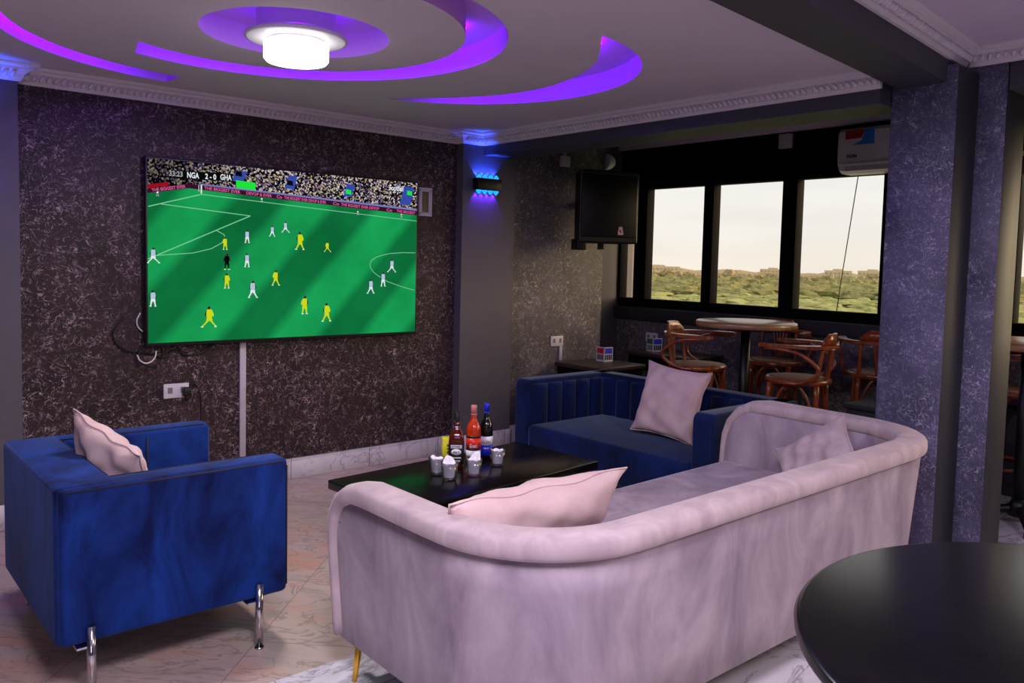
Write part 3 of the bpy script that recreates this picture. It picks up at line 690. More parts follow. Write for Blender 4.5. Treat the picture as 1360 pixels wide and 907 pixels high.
def armchair():
    # local origin at back outer corner nearest the camera; x forward, y towards the television wall
    D, Wd, z0, zt = .80, .93, .185, .715
    t = thing('armchair', 'royal blue velvet boxy armchair with chrome legs at the left', 'armchair', (.585, 2.925, 0), math.radians(0.5))
    b = bm_new(); box(b, .02, D-.03, .05, Wd-.05, z0, .30, .015); box(b, .20, D+.015, .125, Wd-.125, .28, .43, .04, 4); obj('seat', b, M['blue_velvet'], t)
    def arm(y0, y1, name):
        b = bm_new(); box(b, 0, D, y0, y1, z0, zt, .022, 4); o = obj(name, b, M['blue_velvet'], t)
        p = bm_new(); ya = y0+.004 if y0 < .3 else y1-.004
        piping(p, [(.02, ya, zt-.011), (D-.03, ya, zt-.011), (D-.008, ya, zt-.03), (D-.005, ya+(.003 if y0 < .3 else -.003), z0+.03)], .0045)
        yb_ = y1-.012 if y0 < .3 else y0+.012
        piping(p, [(.17, yb_, zt-.002), (D-.03, yb_, zt-.002)], .0035)
        obj('piping', p, M['seam_blue'], o)
        return o
    arm(0, .125, 'armrest'); far = arm(Wd-.125, Wd, 'armrest')
    for x in (.34, .52):
        p = bm_new(); piping(p, [(x, Wd-.127, .42), (x, Wd-.127, zt-.03)], .004); obj('seam', p, M['seam_blue'], far)
    b = bm_new(); box(b, -.01, .19, .02, Wd-.02, z0, zt+.004, .02, 4); o = obj('backrest', b, M['blue_velvet'], t)
    p = bm_new(); piping(p, [(.0, .03, zt-.008), (.0, Wd-.03, zt-.008)], .0045); piping(p, [(.178, .12, zt), (.178, Wd-.12, zt)], .0045)
    obj('piping', p, M['seam_blue'], o)
    for lx, ly in ((.675, -.018), (.09, -.018), (.675, Wd+.018), (.09, Wd+.018)):
        b = bm_new(); tube(b, [(lx, ly, 0), (lx, ly, .252)], .0145, 14); lathe(b, [(0, 0), (.018, 0), (.018, .006), (0, .006)], 14, lx, ly)
        s = 1 if ly < 0 else -1; box(b, lx-.045, lx+.012, min(ly, ly+s*.05), max(ly, ly+s*.05), z0-.008, z0-.001)
        obj('leg', b, M['chrome'], t)
armchair()

def loveseat():
    # local: y along the sofa (near end 0), x = depth: front 0 -> back .85
    Ln, D, z0, zt = 1.70, .90, .08, .655
    t = thing('loveseat', 'navy blue velvet two seat sofa with channel tufted back by the coffee table', 'sofa', (3.825, 2.715, 0))
    th = .138
    b = bm_new(); box(b, .03, D-.04, .06, Ln-.06, z0, .20, .01); box(b, -.015, D-.12, th+.004, Ln-th-.004, .08, .345, .045, 4); obj('seat', b, M['navy_velvet'], t)
    def arm(y0, y1, inner):
        b = bm_new(); x0, x1 = 0, D
        # arm slab whose inner top front corner is rounded
        pts = [(x0, z0)]; R = .05
        pts = [(x0, z0)] + [(x0+R-R*math.cos(a*PI/16), zt-R+R*math.sin(a*PI/16)) for a in range(0, 9)] + [(x1, zt), (x1, z0)]
        loops = [[(x, y, z) for x, z in pts] for y in (y0, y1)]
        t2 = bmesh.new(); loft(t2, loops, smooth=False); t2.normal_update(); bmesh.ops.bevel(t2, geom=[e for e in t2.edges if e.calc_face_angle(0) > .6], offset=.012, segments=3, profile=.5, affect='EDGES')
        for f in t2.faces: f.smooth = True
        merge(b, t2)
        o = obj('armrest', b, M['navy_velvet'], t)
        fl = bm_new()
        if inner > 0: mt = Matrix.Translation((.05, y1-.006, 0))
        else: mt = Matrix.Translation((.05, y0+.006, 0)) @ Matrix.Diagonal((1, -1, 1, 1))
        slab_fluted(fl, D-.19, .30, zt-.03, 5, .006, .034, mt); obj('channel_panel', fl, M['navy_velvet'], o)
        p = bm_new(); yi = y1-.012 if inner > 0 else y0+.012; yo = y0+.010 if inner > 0 else y1-.010
        piping(p, [(.012, yi, z0+.2), (.010, yi, zt-.06), (.03, yi, zt-.012), (.06, yi, zt-.002), (D-.10, yi, zt-.002)], .004); piping(p, [(.004, yo, z0+.02), (.004, yo, zt-.05), (.02, yo, zt-.014), (.06, yo, zt-.002), (D-.01, yo, zt-.002)], .004)
        obj('piping', p, M['seam_blue'], o)
    arm(0, th, 1); arm(Ln-th, Ln, -1)
    b = bm_new(); box(b, D-.14, D, .0+.01, Ln-.01, z0, zt, .012, 3); o = obj('backrest', b, M['navy_velvet'], t)
    fl = bm_new(); mt = Matrix.Translation((D-.13, th+.0, 0)) @ Matrix.Rotation(PI/2, 4, 'Z')
    slab_fluted(fl, Ln-2*th, .30, zt-.03, 10, .006, .038, mt); obj('channel_panel', fl, M['navy_velvet'], o)
    p = bm_new(); piping(p, [(D-.135, .12, zt-.001), (D-.135, Ln-.12, zt-.001)], .004); piping(p, [(D-.008, .01, zt-.004), (D-.008, Ln-.01, zt-.004)], .004); obj('piping', p, M['seam_blue'], o)
    for lx, ly in ((.08, .07), (.08, Ln-.07), (D-.08, .07), (D-.08, Ln-.07)):
        b = bm_new(); tube(b, [(lx, ly, 0), (lx, ly, z0+.004)], .016, 12); obj('leg', b, M['chrome'], t)
loveseat()

def tub_sofa():
    """curved back sofa seen from behind: plan path of the outer shell from left arm front to right arm front"""
    t = thing('curved_sofa', 'dusty mauve velvet sofa with rounded back and gold legs in front', 'sofa', (0, 0, 0))
    xl, xr, yb_, yf = 1.405, 3.90, 1.535, 2.545
    R = .36; z0, zt = .13, .705
    path = [(xl, yf - (yf-yb_-R)*i/10) for i in range(11)]
    path += arc(xl+R, yb_+R, R, PI, 1.5*PI, 14)[1:]
    path += [(xl+R+(xr-xl-2*R)*i/22, yb_) for i in range(1, 23)]
    path += arc(xr-R, yb_+R, R, 1.5*PI, 2*PI, 14)[1:]
    path += [(xr, yb_+R+(yf+.10-yb_-R)*i/10) for i in range(1, 11)]
    P = [Vector((x, y, 0)) for x, y in path]; n = len(P)
    Nn = []
    for i in range(n):
        d = (P[min(i+1, n-1)]-P[max(i-1, 0)]).normalized(); Nn.append(Vector((d.y, -d.x, 0)))   # outward
    s = [0]
    for a, c in zip(P, P[1:]): s.append(s[-1]+(c-a).length)
    tot = s[-1]; Rc = .11; thk = .10
    def ztop(q):
        e = min(q, tot-q); base = zt + .035*(q/tot)
        if e < Rc: return base-Rc+math.sqrt(max(0, Rc*Rc-(Rc-e)**2))
        return base
    # the seat shell
    lean = .045
    b = bm_new(); loops = []
    for i in range(n):
        z1 = ztop(s[i])-.03; z1 = max(z1, z0+.3); o_ = P[i]; nv = Nn[i]
        def at(off, z): k = (z-z0)/(zt-z0); return tuple(o_ + nv*(off+lean*k-.045*0) + Vector((0, 0, z)))
        zz = [z0, z0+.015, .3, .45, .58, z1]
        loops.append([at(-.012, z0)] + [at(0, z) for z in zz[1:]] + [at(-thk, z) for z in reversed(zz)])
    loft(b, loops); shell = obj('backrest', b, M['mauve_velvet'], t)
    # padded band along the top edge and down both arm fronts
    pts = []; nvs = []
    zs0 = [z0+.03+(ztop(0)-.02-z0)*i/8 for i in range(0, 8)]
    for z in zs0: pts.append(P[0]+Vector((0, .0, z))); nvs.append(Nn[0])
    for i in range(n):
        q = s[i]
        pts.append(P[i]+Vector((0, 0, ztop(q)))); nvs.append(Nn[i])
        if q < Rc or tot-q < Rc:   # finer sampling of the rounded corner
            pass
    for z in reversed(zs0): pts.append(P[-1]+Vector((0, 0, z))); nvs.append(Nn[-1])
    # resample the rounded corner smoothly
    rings = []; k = len(pts)
    cen = []
    for p, nv in zip(pts, nvs):
        kk = (p.z-z0)/(zt-z0); cen.append(p + nv*(-.042+lean*kk))
    for _ in range(2):
        cen = [cen[0]] + [(cen[i-1]+cen[i]*2+cen[i+1])/4 for i in range(1, k-1)] + [cen[-1]]
    b = bm_new(); loops = []
    for i in range(k):
        T = (cen[min(i+1, k-1)]-cen[max(i-1, 0)]).normalized(); nv = (nvs[i]-T*nvs[i].dot(T)).normalized(); B = T.cross(nv)
        fb = .52 + .48*min(1, max(0, min(i, k-1-i)-6)/5)
        loops.append([tuple(cen[i] + nv*(.066*math.copysign(abs(math.cos(a))**.6, math.cos(a))) + B*(.038*fb*math.copysign(abs(math.sin(a))**.6, math.sin(a)))) for a in [2*PI*j/20 for j in range(20)]])
    loft(b, loops); obj('padded_band', b, M['mauve_rail'], t)
    # seat base and cushion
    inner = [(P[i]-Nn[i]*(thk-.02)) for i in range(n)]
    poly = [(p.x, p.y) for p in inner]
    poly[0] = (poly[0][0], 2.50); poly[-1] = (poly[-1][0], 2.58)
    b = bm_new(); prism(b, poly, z0, .29); obj('seat_base', b, M['mauve_velvet'], t)
    inn = [(p.x, p.y) for p in (P[i]-Nn[i]*(thk+.004-.03) for i in range(n))]
    inn[0] = (inn[0][0], 2.54); inn[-1] = (inn[-1][0], 2.62)
    def shr(f): 
        cx = sum(x for x, y in inn)/len(inn); cy = sum(y for x, y in inn)/len(inn)
        return [(cx+(x-cx)*f, cy+(y-cy)*f) for x, y in inn]
    b = bm_new(); loft(b, [[(x, y, z) for x, y in shr(f)] for f, z in ((.985, .285), (1, .31), (1, .40), (.985, .425), (.95, .432))]); obj('seat_cushion', b, M['mauve_velvet'], t)
    b = bm_new(); prism(b, [(xl+.06, 2.45), (xl+.06, yb_+.3), (xl+.35, yb_+.05), (xr-.35, yb_+.05), (xr-.06, yb_+.3), (xr-.06, 2.5)], z0-.03, z0); obj('under_frame', b, M['black_plastic'], t)
    for (lx, ly, dx, dy) in ((xl+.045, yf-.055, -.03, -.02), (xr-.06, yf-.12, .03, .02), (xl+.30, yb_+.14, -.02, -.02), (xr-.25, yb_+.14, .02, -.02)):
        b = bm_new(); tube(b, [(lx+dx, ly+dy, 0), (lx, ly, z0+.004)], .01, 12, radii=[.008, .015]); obj('leg', b, M['gold'], t)
tub_sofa()

place_pillow('pale pink cushion leaning on the back of the blue armchair', M['pink_velvet'], .42, .42, .15, (.865, 3.36, .635), ((.28, -.75, -.25), (-.35, .12, .9)), 1, 'scatter cushions')
place_pillow('square pink cushion leaning on the tufted back of the navy sofa', M['pink_velvet'], .48, .49, .16, (4.31, 3.40, .585), ((.12, -1, -.08), (.30, 0.02, .95)), 2, 'scatter cushions')
place_pillow('pale pink cushion lying against the back of the mauve sofa near its left arm', M['pink_velvet'], .70, .47, .20, (1.76, 1.98, .595), ((1, -.10, .03), (-.05, -.50, .86)), 5, 'scatter cushions')
place_pillow('mauve cushion tucked into the right corner of the mauve sofa', M['mauve_rail'], .40, .38, .14, (3.61, 1.95, .56), ((.15, -.75, .55), (.40, .55, .65)), 8, 'scatter cushions')

# ================================================================== COFFEE TABLE AND DRINKS
def coffee_table():
    t = thing('coffee_table', 'black lacquered low coffee table carrying the bottles and glasses', 'coffee table', (2.545, 3.27, 0), math.radians(5))
    b = bm_new(); box(b, -.655, .655, -.31, .31, .375, .42, .005, 2); obj('tabletop', b, M['black_gloss'], t)
    b = bm_new(); box(b, -.56, .56, -.23, .23, .30, .375); obj('apron', b, M['black_gloss'], t)
    for sx in (-1, 1):
        for sy in (-1, 1):
            b = bm_new(); box(b, sx*.54-.035, sx*.54+.035, sy*.21-.035, sy*.21+.035, 0, .30, .004); obj('leg', b, M['black_gloss'], t)
coffee_table()
ZT_ = .4205
def bottle_mat(name, rgb, tr=.0, rough=.08):
    m, nt, N, L, b = new_mat(name); tc = N.new('ShaderNodeTexCoord'); n = noise(N, L, tc.outputs['Object'], 30, 2)
    c = s2l(rgb); r = ramp(N, [(.3, tuple(v*.75 for v in c[:3])+(1,)), (.7, c)]); L.new(n.outputs['Fac'], r.inputs[0]); L.new(r.outputs[0], b.inputs['Base Color'])
    b.inputs['Roughness'].default_value = rough; b.inputs['Coat Weight'].default_value = .6; b.inputs['Transmission Weight'].default_value = tr; b.inputs['IOR'].default_value = 1.35
    return m
def label_text(items, parent, r, mat, z_at=None):
    pass
def whiskey_square():
    t = thing('whiskey_bottle', 'square dark whiskey bottle with black and white label on the coffee table', 'bottle', (2.525, 3.372, ZT_), math.radians(-38))
    b = bm_new(); lathe(b, [(0, 0), (.036, 0), (.039, .006), (.039, .150), (.037, .165), (.030, .182), (.020, .198), (.0165, .208), (.0175, .216), (.0165, .224), (.0145, .245), (0, .245)], 32, power=5); obj('glass_body', b, bottle_mat('amber_brown_glass', (92, 24, 12), .25), t)
    b = bm_new(); lathe(b, [(.0162, .226), (.0165, .243), (.0162, .284), (.014, .287), (0, .287)], 20); obj('cap', b, M['black_plastic'], t)
    b = bm_new(); box(b, -.036, .036, -.0405, -.0385, .02, .125, .001, 1); box(b, -.0405, -.0385, -.033, .033, .02, .125); box(b, .0385, .0405, -.033, .033, .02, .125)
    box(b, -.028, .028, -.0412, -.0404, .105, .121, mi=1); lathe_t = bmesh.new(); lathe(lathe_t, [(0, 0), (.026, 0), (.026, .0006), (0, .0006)], 24, ecc=.62); merge(b, lathe_t, Matrix.Translation((0, -.0406, .085)) @ Matrix.Rotation(PI/2, 4, 'X'), 1)
    for s, z, h, w, mi in (('JACK DANIEL\'S', .113, .013, .05, 0), ('No 7', .085, .016, .03, 0), ('Tennessee', .056, .014, .05, 1), ('WHISKEY', .038, .011, .046, 1)):
        merge(b, text_bm(s, h, .0004, Matrix.Translation((0, -.0416, z)) @ Matrix.Rotation(PI/2, 4, 'X'), mi, .0004, width=w))
    obj('label_wrap', b, [M['black_plastic'], M['napkin']], t)
    b = bm_new(); lathe(b, [(.0185, .205), (.0185, .214)], 20); obj('neck_band', b, M['white_plastic'], t)
whiskey_square()
def round_bottle(name, label, loc, rot, glass, cap, bands, texts, cap_h=.045, r=.0375):
    t = thing(name, label, 'bottle', loc, rot)
    b = bm_new(); lathe(b, [(0, 0), (r-.003, 0), (r, .006), (r, .168), (r*.96, .182), (r*.7, .206), (r*.45, .222), (r*.38, .236), (r*.37, .275), (0, .275)], 32); obj('glass_body', b, glass, t)
    b = bm_new(); lathe(b, [(r*.42, .300-cap_h), (r*.43, .297), (r*.36, .302), (0, .302)], 20); lathe(b, [(r*.44, .300-cap_h-.002), (r*.44, .300-cap_h+.006)], 20); obj('cap', b, cap, t)
    b = bm_new(); mats = []
    for z0, z1, mt in bands:
        if mt not in mats: mats.append(mt)
        lathe(b, [(r+.0006, z0), (r+.0006, z1)], 40, mi=mats.index(mt))
    for s, z, h, w, mt, sh in texts:
        if mt not in mats: mats.append(mt)
        tb = text_bm(s, h, 0, None, mats.index(mt), .0003, width=w, shear=sh)
        for v in tb.verts:
            a = v.co.x/r; v.co = Vector(((r+.0012)*math.sin(a), -(r+.0012)*math.cos(a), z+v.co.y))
        merge(b, tb)
    obj('label_wrap', b, mats, t)
cam_dir = lambda x, y: math.atan2(y, x) - PI/2
m_red, m_white, m_blue, m_dk = plain('red_label', (225, 40, 22), .4), M['napkin'], plain('cobalt_blue', (24, 44, 190), .35), M['black_plastic']
round_bottle('spirit_bottle', 'round bottle with red label and white script on the coffee table', (2.672, 3.418, ZT_), cam_dir(2.67, 3.42), bottle_mat('orange_amber_glass', (214, 62, 22), .15), plain('red_and_white_cap', (200, 120, 120), .4),
             [(.02, .062, m_white), (.062, .072, m_dk), (.072, .128, m_red), (.128, .140, m_dk)], [("Grant's", .088, .030, .044, m_white, .25)], .05, .039)
round_bottle('spirit_bottle', 'dark round bottle with blue cap and blue and white label on the coffee table', (2.765, 3.425, ZT_), cam_dir(2.76, 3.42), bottle_mat('dark_green_black_glass', (14, 18, 14), .1), m_blue,
             [(.02, .078, m_blue), (.078, .125, m_white)], [('GLEN', .094, .022, .046, m_dk, 0), ('No 5', .062, .012, .026, m_white, 0)], .05, .036)
b = bm_new(); box(b, -.022, .022, -.03, .03, 0, .125, .002, 1)
merge(b, text_bm('6 3 6', .024, .0006, Matrix.Translation((.008, -.0304, .07)) @ Matrix.Rotation(PI/2, 4, 'X') @ Matrix.Rotation(-PI/2, 4, 'Z'), 1, .0006))
tag(obj('drink_carton', b, [plain('bright_yellow_card', (232, 226, 40), .5), M['dark_paint']], None, (2.556, 3.505, ZT_), math.radians(-30)), 'bright yellow carton standing behind the square whiskey bottle', 'carton')

def tumbler():
    t = thing('tumbler', 'short glass tumbler with a folded napkin, leftmost on the coffee table', 'glass', (0, 0, 0), 0, 'tumblers on the coffee table')
    b = bm_new(); lathe(b, [(0, 0), (.030, 0), (.033, .004), (.040, .088), (.0385, .088), (.0315, .014), (.028, .012), (0, .012)], 28, power=2.6); obj('glass_wall', b, M['glass'], t)
    b = bm_new(); lathe(b, [(0, .0015), (.029, .0015), (.030, .008), (.027, .0115), (0, .0115)], 24, power=2.6); obj('thick_base', b, thin_glass('glass_base', (.75, .75, .8), .5), t)
    return t
def napkin_bm(tip, seed):
    rnd = random.Random(seed); b = bm_new(); loops = []; n = 18; ph = rnd.uniform(0, 6)
    for k in range(6):
        f = k/5; z = .014 + f*.068; r = .024 + f*.0095; ring = []
        for j in range(n):
            a = 2*PI*j/n; rr = r*(1+.06*math.sin(3*a+ph)+.03*math.sin(7*a+2*ph)); zz = z + (tip*max(0, math.cos(a-.9))**3*f*f) + .004*math.sin(5*a+ph)*f
            ring.append((rr*math.cos(a), rr*math.sin(a), zz))
        loops.append(ring)
    loops.append([(x*.55, y*.55, z-.012) for x, y, z in loops[-1]]); loft(b, loops, smooth=False)
    return b
G = tumbler(); spots = [((2.352, 3.300), 'leftmost glass tumbler on the coffee table, by the yellow carton'), ((2.345, 3.185), 'glass tumbler nearest the mauve sofa, in front of the square bottle'),
                        ((2.49, 3.175), 'glass tumbler standing in front of the red labelled bottle'), ((2.715, 3.265), 'rightmost glass tumbler on the coffee table, set apart')]
for i, ((x, y), lab) in enumerate(spots):
    g = G if i == 0 else dup(G, (0, 0, 0), 0, lab)
    g.location = (x, y, ZT_); g.rotation_euler = (0, 0, .4*i); g['label'] = lab
    nb = napkin_bm((.010, .035, .038, .006)[i], 20+i)
    tag(obj('napkin', nb, M['napkin'], None, (x, y, ZT_), (1.1, .3, -.4, 2.0)[i]), ('folded white napkin in the leftmost tumbler', 'pointed white napkin in the tumbler nearest the mauve sofa', 'white napkin with raised corner in the tumbler before the red label', 'white napkin filling the rightmost tumbler')[i], 'napkin', 'napkins in the tumblers')

# ================================================================== BAR STOOLS AND TABLES
def bar_stool():
    t = thing('bar_stool', 'x', 'bar stool', (0, 0, 0), 0, 'bentwood bar stools')
    zs = .76
    b = bm_new(); lathe(b, [(0, zs-.035), (.195, zs-.035), (.212, zs-.028), (.215, zs-.008), (.205, zs+.004), (.185, zs+.002), (0, zs-.002)], 40); obj('seat_ring', b, M['bentwood'], t)
    b = bm_new(); lathe(b, [(0, zs-.001), (.172, zs+.001), (.184, zs+.004), (.172, zs+.008), (0, zs+.006)], 40); obj('woven_seat', b, M['cane'], t)
    for sx in (1, -1):
        for sy in (1, -1):
            b = bm_new()
            p = [(sx*.185, sy*.175, 0), (sx*.165, sy*.155, .35), (sx*.150, sy*.140, zs-.03)]
            tube(b, smooth_path(p, 4), .017, 10, radii=[.013+.006*i/8 for i in range(9)]); obj('leg', b, M['bentwood'], t)
    # curved braces between the legs and seat
    for k in range(4):
        a = k*PI/2+PI/4; a2 = a+PI/2
        p0 = Vector((.155*math.sqrt(2)*.98*math.cos(a), .148*math.sqrt(2)*.98*math.sin(a), zs-.26)); p3 = Vector((.155*math.sqrt(2)*.98*math.cos(a2), .148*math.sqrt(2)*.98*math.sin(a2), zs-.26))
        am = (a+a2)/2; pm = Vector((.14*math.cos(am), .14*math.sin(am), zs-.045))
        b = bm_new(); tube(b, smooth_path([p0, p0.lerp(pm, .55)+Vector((0, 0, .07)), pm, p3.lerp(pm, .55)+Vector((0, 0, .07)), p3], 5), .0105, 8); obj('brace', b, M['bentwood'], t)
    b = bm_new(); tube(b, [(.168*math.sqrt(2)*math.cos(a)*.98, .16*math.sqrt(2)*math.sin(a)*.98, .27) for a in [2*PI*i/32 for i in range(32)]], .010, 8, True); obj('foot_ring', b, M['bentwood'], t)
    # arm hoop: flat board bent round the back and forward as arms
    za = .985
    path = [(.20, .235), (.10, .245), (.0, .243), (-.09, .222), (-.165, .165), (-.205, .085), (-.217, 0)]
    path = path + [(x, -y) for x, y in reversed(path[:-1])]
    sp = smooth_path([(x, y, za) for x, y in path], 4); loops = []
    for i, p in enumerate(sp):
        d = (sp[min(i+1, len(sp)-1)]-sp[max(i-1, 0)]).normalized(); nv = Vector((d.y, -d.x, 0)); w = .030 if .06 < i/len(sp) < .94 else .022
        loops.append([tuple(p+nv*w+Vector((0, 0, -.011))), tuple(p+nv*w+Vector((0, 0, .011))), tuple(p-nv*w+Vector((0, 0, .011))), tuple(p-nv*w+Vector((0, 0, -.011)))])
    b = bm_new(); loft(b, loops, smooth=False); obj('arm_hoop', b, M['bentwood'], t)
    # crest board standing on the hoop
    b = bm_new(); loops = []
    for i in range(17):
        a = PI + (-.68+1.36*i/16); r = .222; e = min(i, 16-i)/16; h = .085*min(1, .35+e*3.2)
        c, s = math.cos(a), math.sin(a)
        loops.append([((r-.010)*c, (r-.010)*s, za+.010), ((r-.006)*c, (r-.006)*s, za+h), ((r+.012)*c, (r+.012)*s, za+h), ((r+.012)*c, (r+.012)*s, za+.010)])
    loft(b, loops); obj('crest_board', b, M['bentwood'], t)
    # back posts, fan of splats
    for sy in (1, -1):
        b = bm_new(); tube(b, smooth_path([(-.145, sy*.135, zs-.02), (-.165, sy*.135, zs+.10), (-.178, sy*.132, za-.010)], 4), .014, 8); obj('back_post', b, M['bentwood'], t)
    b = bm_new()
    for k in range(-2, 3):
        tube(b, smooth_path([(-.188, k*.012, zs-.005), (-.200, k*.018, zs+.10), (-.214, k*.026, za-.010)], 4), .009, 6)
    obj('splat', b, M['bentwood'], t)
    # bent loops under the arms
    for sy in (1, -1):
        b = bm_new(); tube(b, smooth_path([(.17, sy*.235, za-.016), (.06, sy*.262, za-.020), (-.06, sy*.268, za-.04), (-.155, sy*.262, za-.10), (-.18, sy*.25, za-.15), (-.14, sy*.235, zs+.025), (-.05, sy*.216, zs-.014), (.04, sy*.210, zs-.018)], 5), .0125, 8); obj('arm_loop', b, M['bentwood'], t)
    return t
ST = bar_stool()
stools = [((5.03, 2.90), 107, 'brightly lit bentwood bar stool standing behind the mauve sofa, facing the round wooden table'), ((5.02, 3.72), -73, 'bentwood bar stool left of the round wooden table, behind the square pink cushion'),
          ((5.80, 3.56), 200, 'dim bentwood bar stool half hidden behind the round wooden table'), ((5.80, 2.72), 30, 'dim bentwood bar stool beside the column under the window'), ((5.79, 1.93), 150, 'shadowed bentwood bar stool seen in the gap right of the column')]
for i, ((x, y), a, lab) in enumerate(stools):
    s_ = ST if i == 0 else dup(ST, (0, 0, 0), 0, lab)
    s_.location = (x, y, 0); s_.rotation_euler = (0, 0, math.radians(a)); s_['label'] = lab

def bar_table(x, y, r, z, label, feet=True):
    t = thing('bar_table', label, 'bar table', (x, y, 0), .5)
    b = bm_new(); lathe(b, [(0, z-.04), (r-.01, z-.04), (r, z-.034), (r, z-.006), (r-.006, z), (0, z)], 56); obj('tabletop', b, M['table_oak'], t)
    b = bm_new(); tube(b, [(0, 0, .05), (0, 0, z-.04)], .035, 16); lathe(b, [(0, z-.06), (.16, z-.06), (.16, z-.041), (0, z-.041)], 24); lathe(b, [(.035, .05), (.06, .06), (.05, .12), (.035, .16)], 20); obj('pedestal', b, M['black_metal'], t)
    for k in range(4):
        a = k*PI/2; b = bm_new()
        tube(b, smooth_path([(.03*math.cos(a), .03*math.sin(a), .10), (.16*math.cos(a), .16*math.sin(a), .075), (.28*math.cos(a), .28*math.sin(a), .035)], 4), .02, 8, radii=[.026-.001*i for i in range(9)])
        lathe(b, [(0, 0), (.024, 0), (.024, .03), (.012, .045), (0, .045)], 14, .28*math.cos(a), .28*math.sin(a)); obj('foot', b, M['black_metal'], t)
bar_table(5.12, 3.38, .355, 1.10, 'round wooden bar table with black pedestal in front of the windows')
bar_table(5.42, 1.66, .35, 1.10, 'round wooden bar table on black feet seen in the gap right of the column')

def round_table():
    t = thing('round_table', 'large black round table in the right foreground', 'table', (2.0, .292, 0))
    r, z = .73, .745
    b = bm_new(); lathe(b, [(0, z-.035), (r-.015, z-.035), (r, z-.026), (r+.002, z-.012), (r-.006, z-.001), (r-.012, z), (0, z)], 96); obj('tabletop', b, M['black_wood'], t)
    b = bm_new(); tube(b, [(0, 0, .04), (0, 0, z-.035)], .045, 20); lathe(b, [(0, 0), (.28, 0), (.28, .02), (.06, .05), (.045, .08)], 40); obj('pedestal', b, M['black_metal'], t)
round_table()

def side_table(x0, x1, y0, y1, z, label):
    cx, cy = (x0+x1)/2, (y0+y1)/2; t = thing('side_table', label, 'side table', (cx, cy, 0)); a, c = (x1-x0)/2, (y1-y0)/2
    b = bm_new(); box(b, -a, a, -c, c, z-.035, z, .004); obj('tabletop', b, M['side_top'], t)
    b = bm_new(); box(b, -a+.02, a-.02, -c+.02, c-.02, z-.16, z-.035); obj('apron', b, M['black_paint'], t)
    for sx in (-1, 1):
        for sy in (-1, 1):
            b = bm_new(); box(b, sx*(a-.05)-.03, sx*(a-.05)+.03, sy*(c-.05)-.03, sy*(c-.05)+.03, 0, z-.16); obj('leg', b, M['black_paint'], t)
side_table(4.80, 5.36, 4.50, 5.04, .645, 'dark brown square side table in the corner behind the navy sofa')
side_table(5.66, 6.12, 4.25, 5.0, .70, 'black side table under the windows behind the left bar stool')
b = bm_new(); box(b, 5.16, 5.48, 1.97, 2.62, 0, .58, .012); box(b, 5.14, 5.50, 1.95, 2.64, .58, .615, .01)
tag(obj('low_bench', b, M['dark_paint']), 'low dark grey bench box beside the column behind the mauve sofa', 'bench')
b = bm_new(); box(b, 6.05, 6.195, 1.0, 2.1, 0, .60, .01); tag(obj('low_cabinet', b, M['dark_paint']), 'low dark blue grey cabinet in the gap right of the column', 'cabinet')

def menu_stand(x, y, z, rot, label, c1, c2):
    t = thing('menu_stand', label, 'menu stand', (x, y, z), rot, 'table menu stands')
    # two printed faces meeting at an edge
    for k, (ang, top, low) in enumerate(((0, c1[0], c1[1]), (PI/2, c2[0], c2[1]))):
        b = bm_new(); w, h = .10, .125
        box(b, 0, w, 0, .004, 0, h); box(b, .008, w-.008, -.0012, 0, h*.55, h-.008, mi=1)
        for i in range(4): box(b, .012+i*.021, .026+i*.021, -.0012, 0, .014, .06, mi=2)
        o = obj('printed_card', b, [M['white_plastic'], top, low], t); o.rotation_euler = (0, 0, ang)
        if k: o.location = (w, 0, 0)
m_mred, m_mblue, m_mgrn = plain('menu_red', (190, 20, 34), .5), plain('menu_blue', (44, 48, 190), .5), plain('menu_green', (60, 90, 80), .5)
menu_stand(5.17, 4.90, .6455, math.radians(-95), 'red and blue folded menu card on the brown side table', (m_mred, m_dk), (m_mblue, m_dk))
menu_stand(5.80, 4.87, .7005, math.radians(-105), 'blue and grey folded menu card on the black side table under the windows', (m_mgrn, m_mgrn), (m_mblue, m_dk))

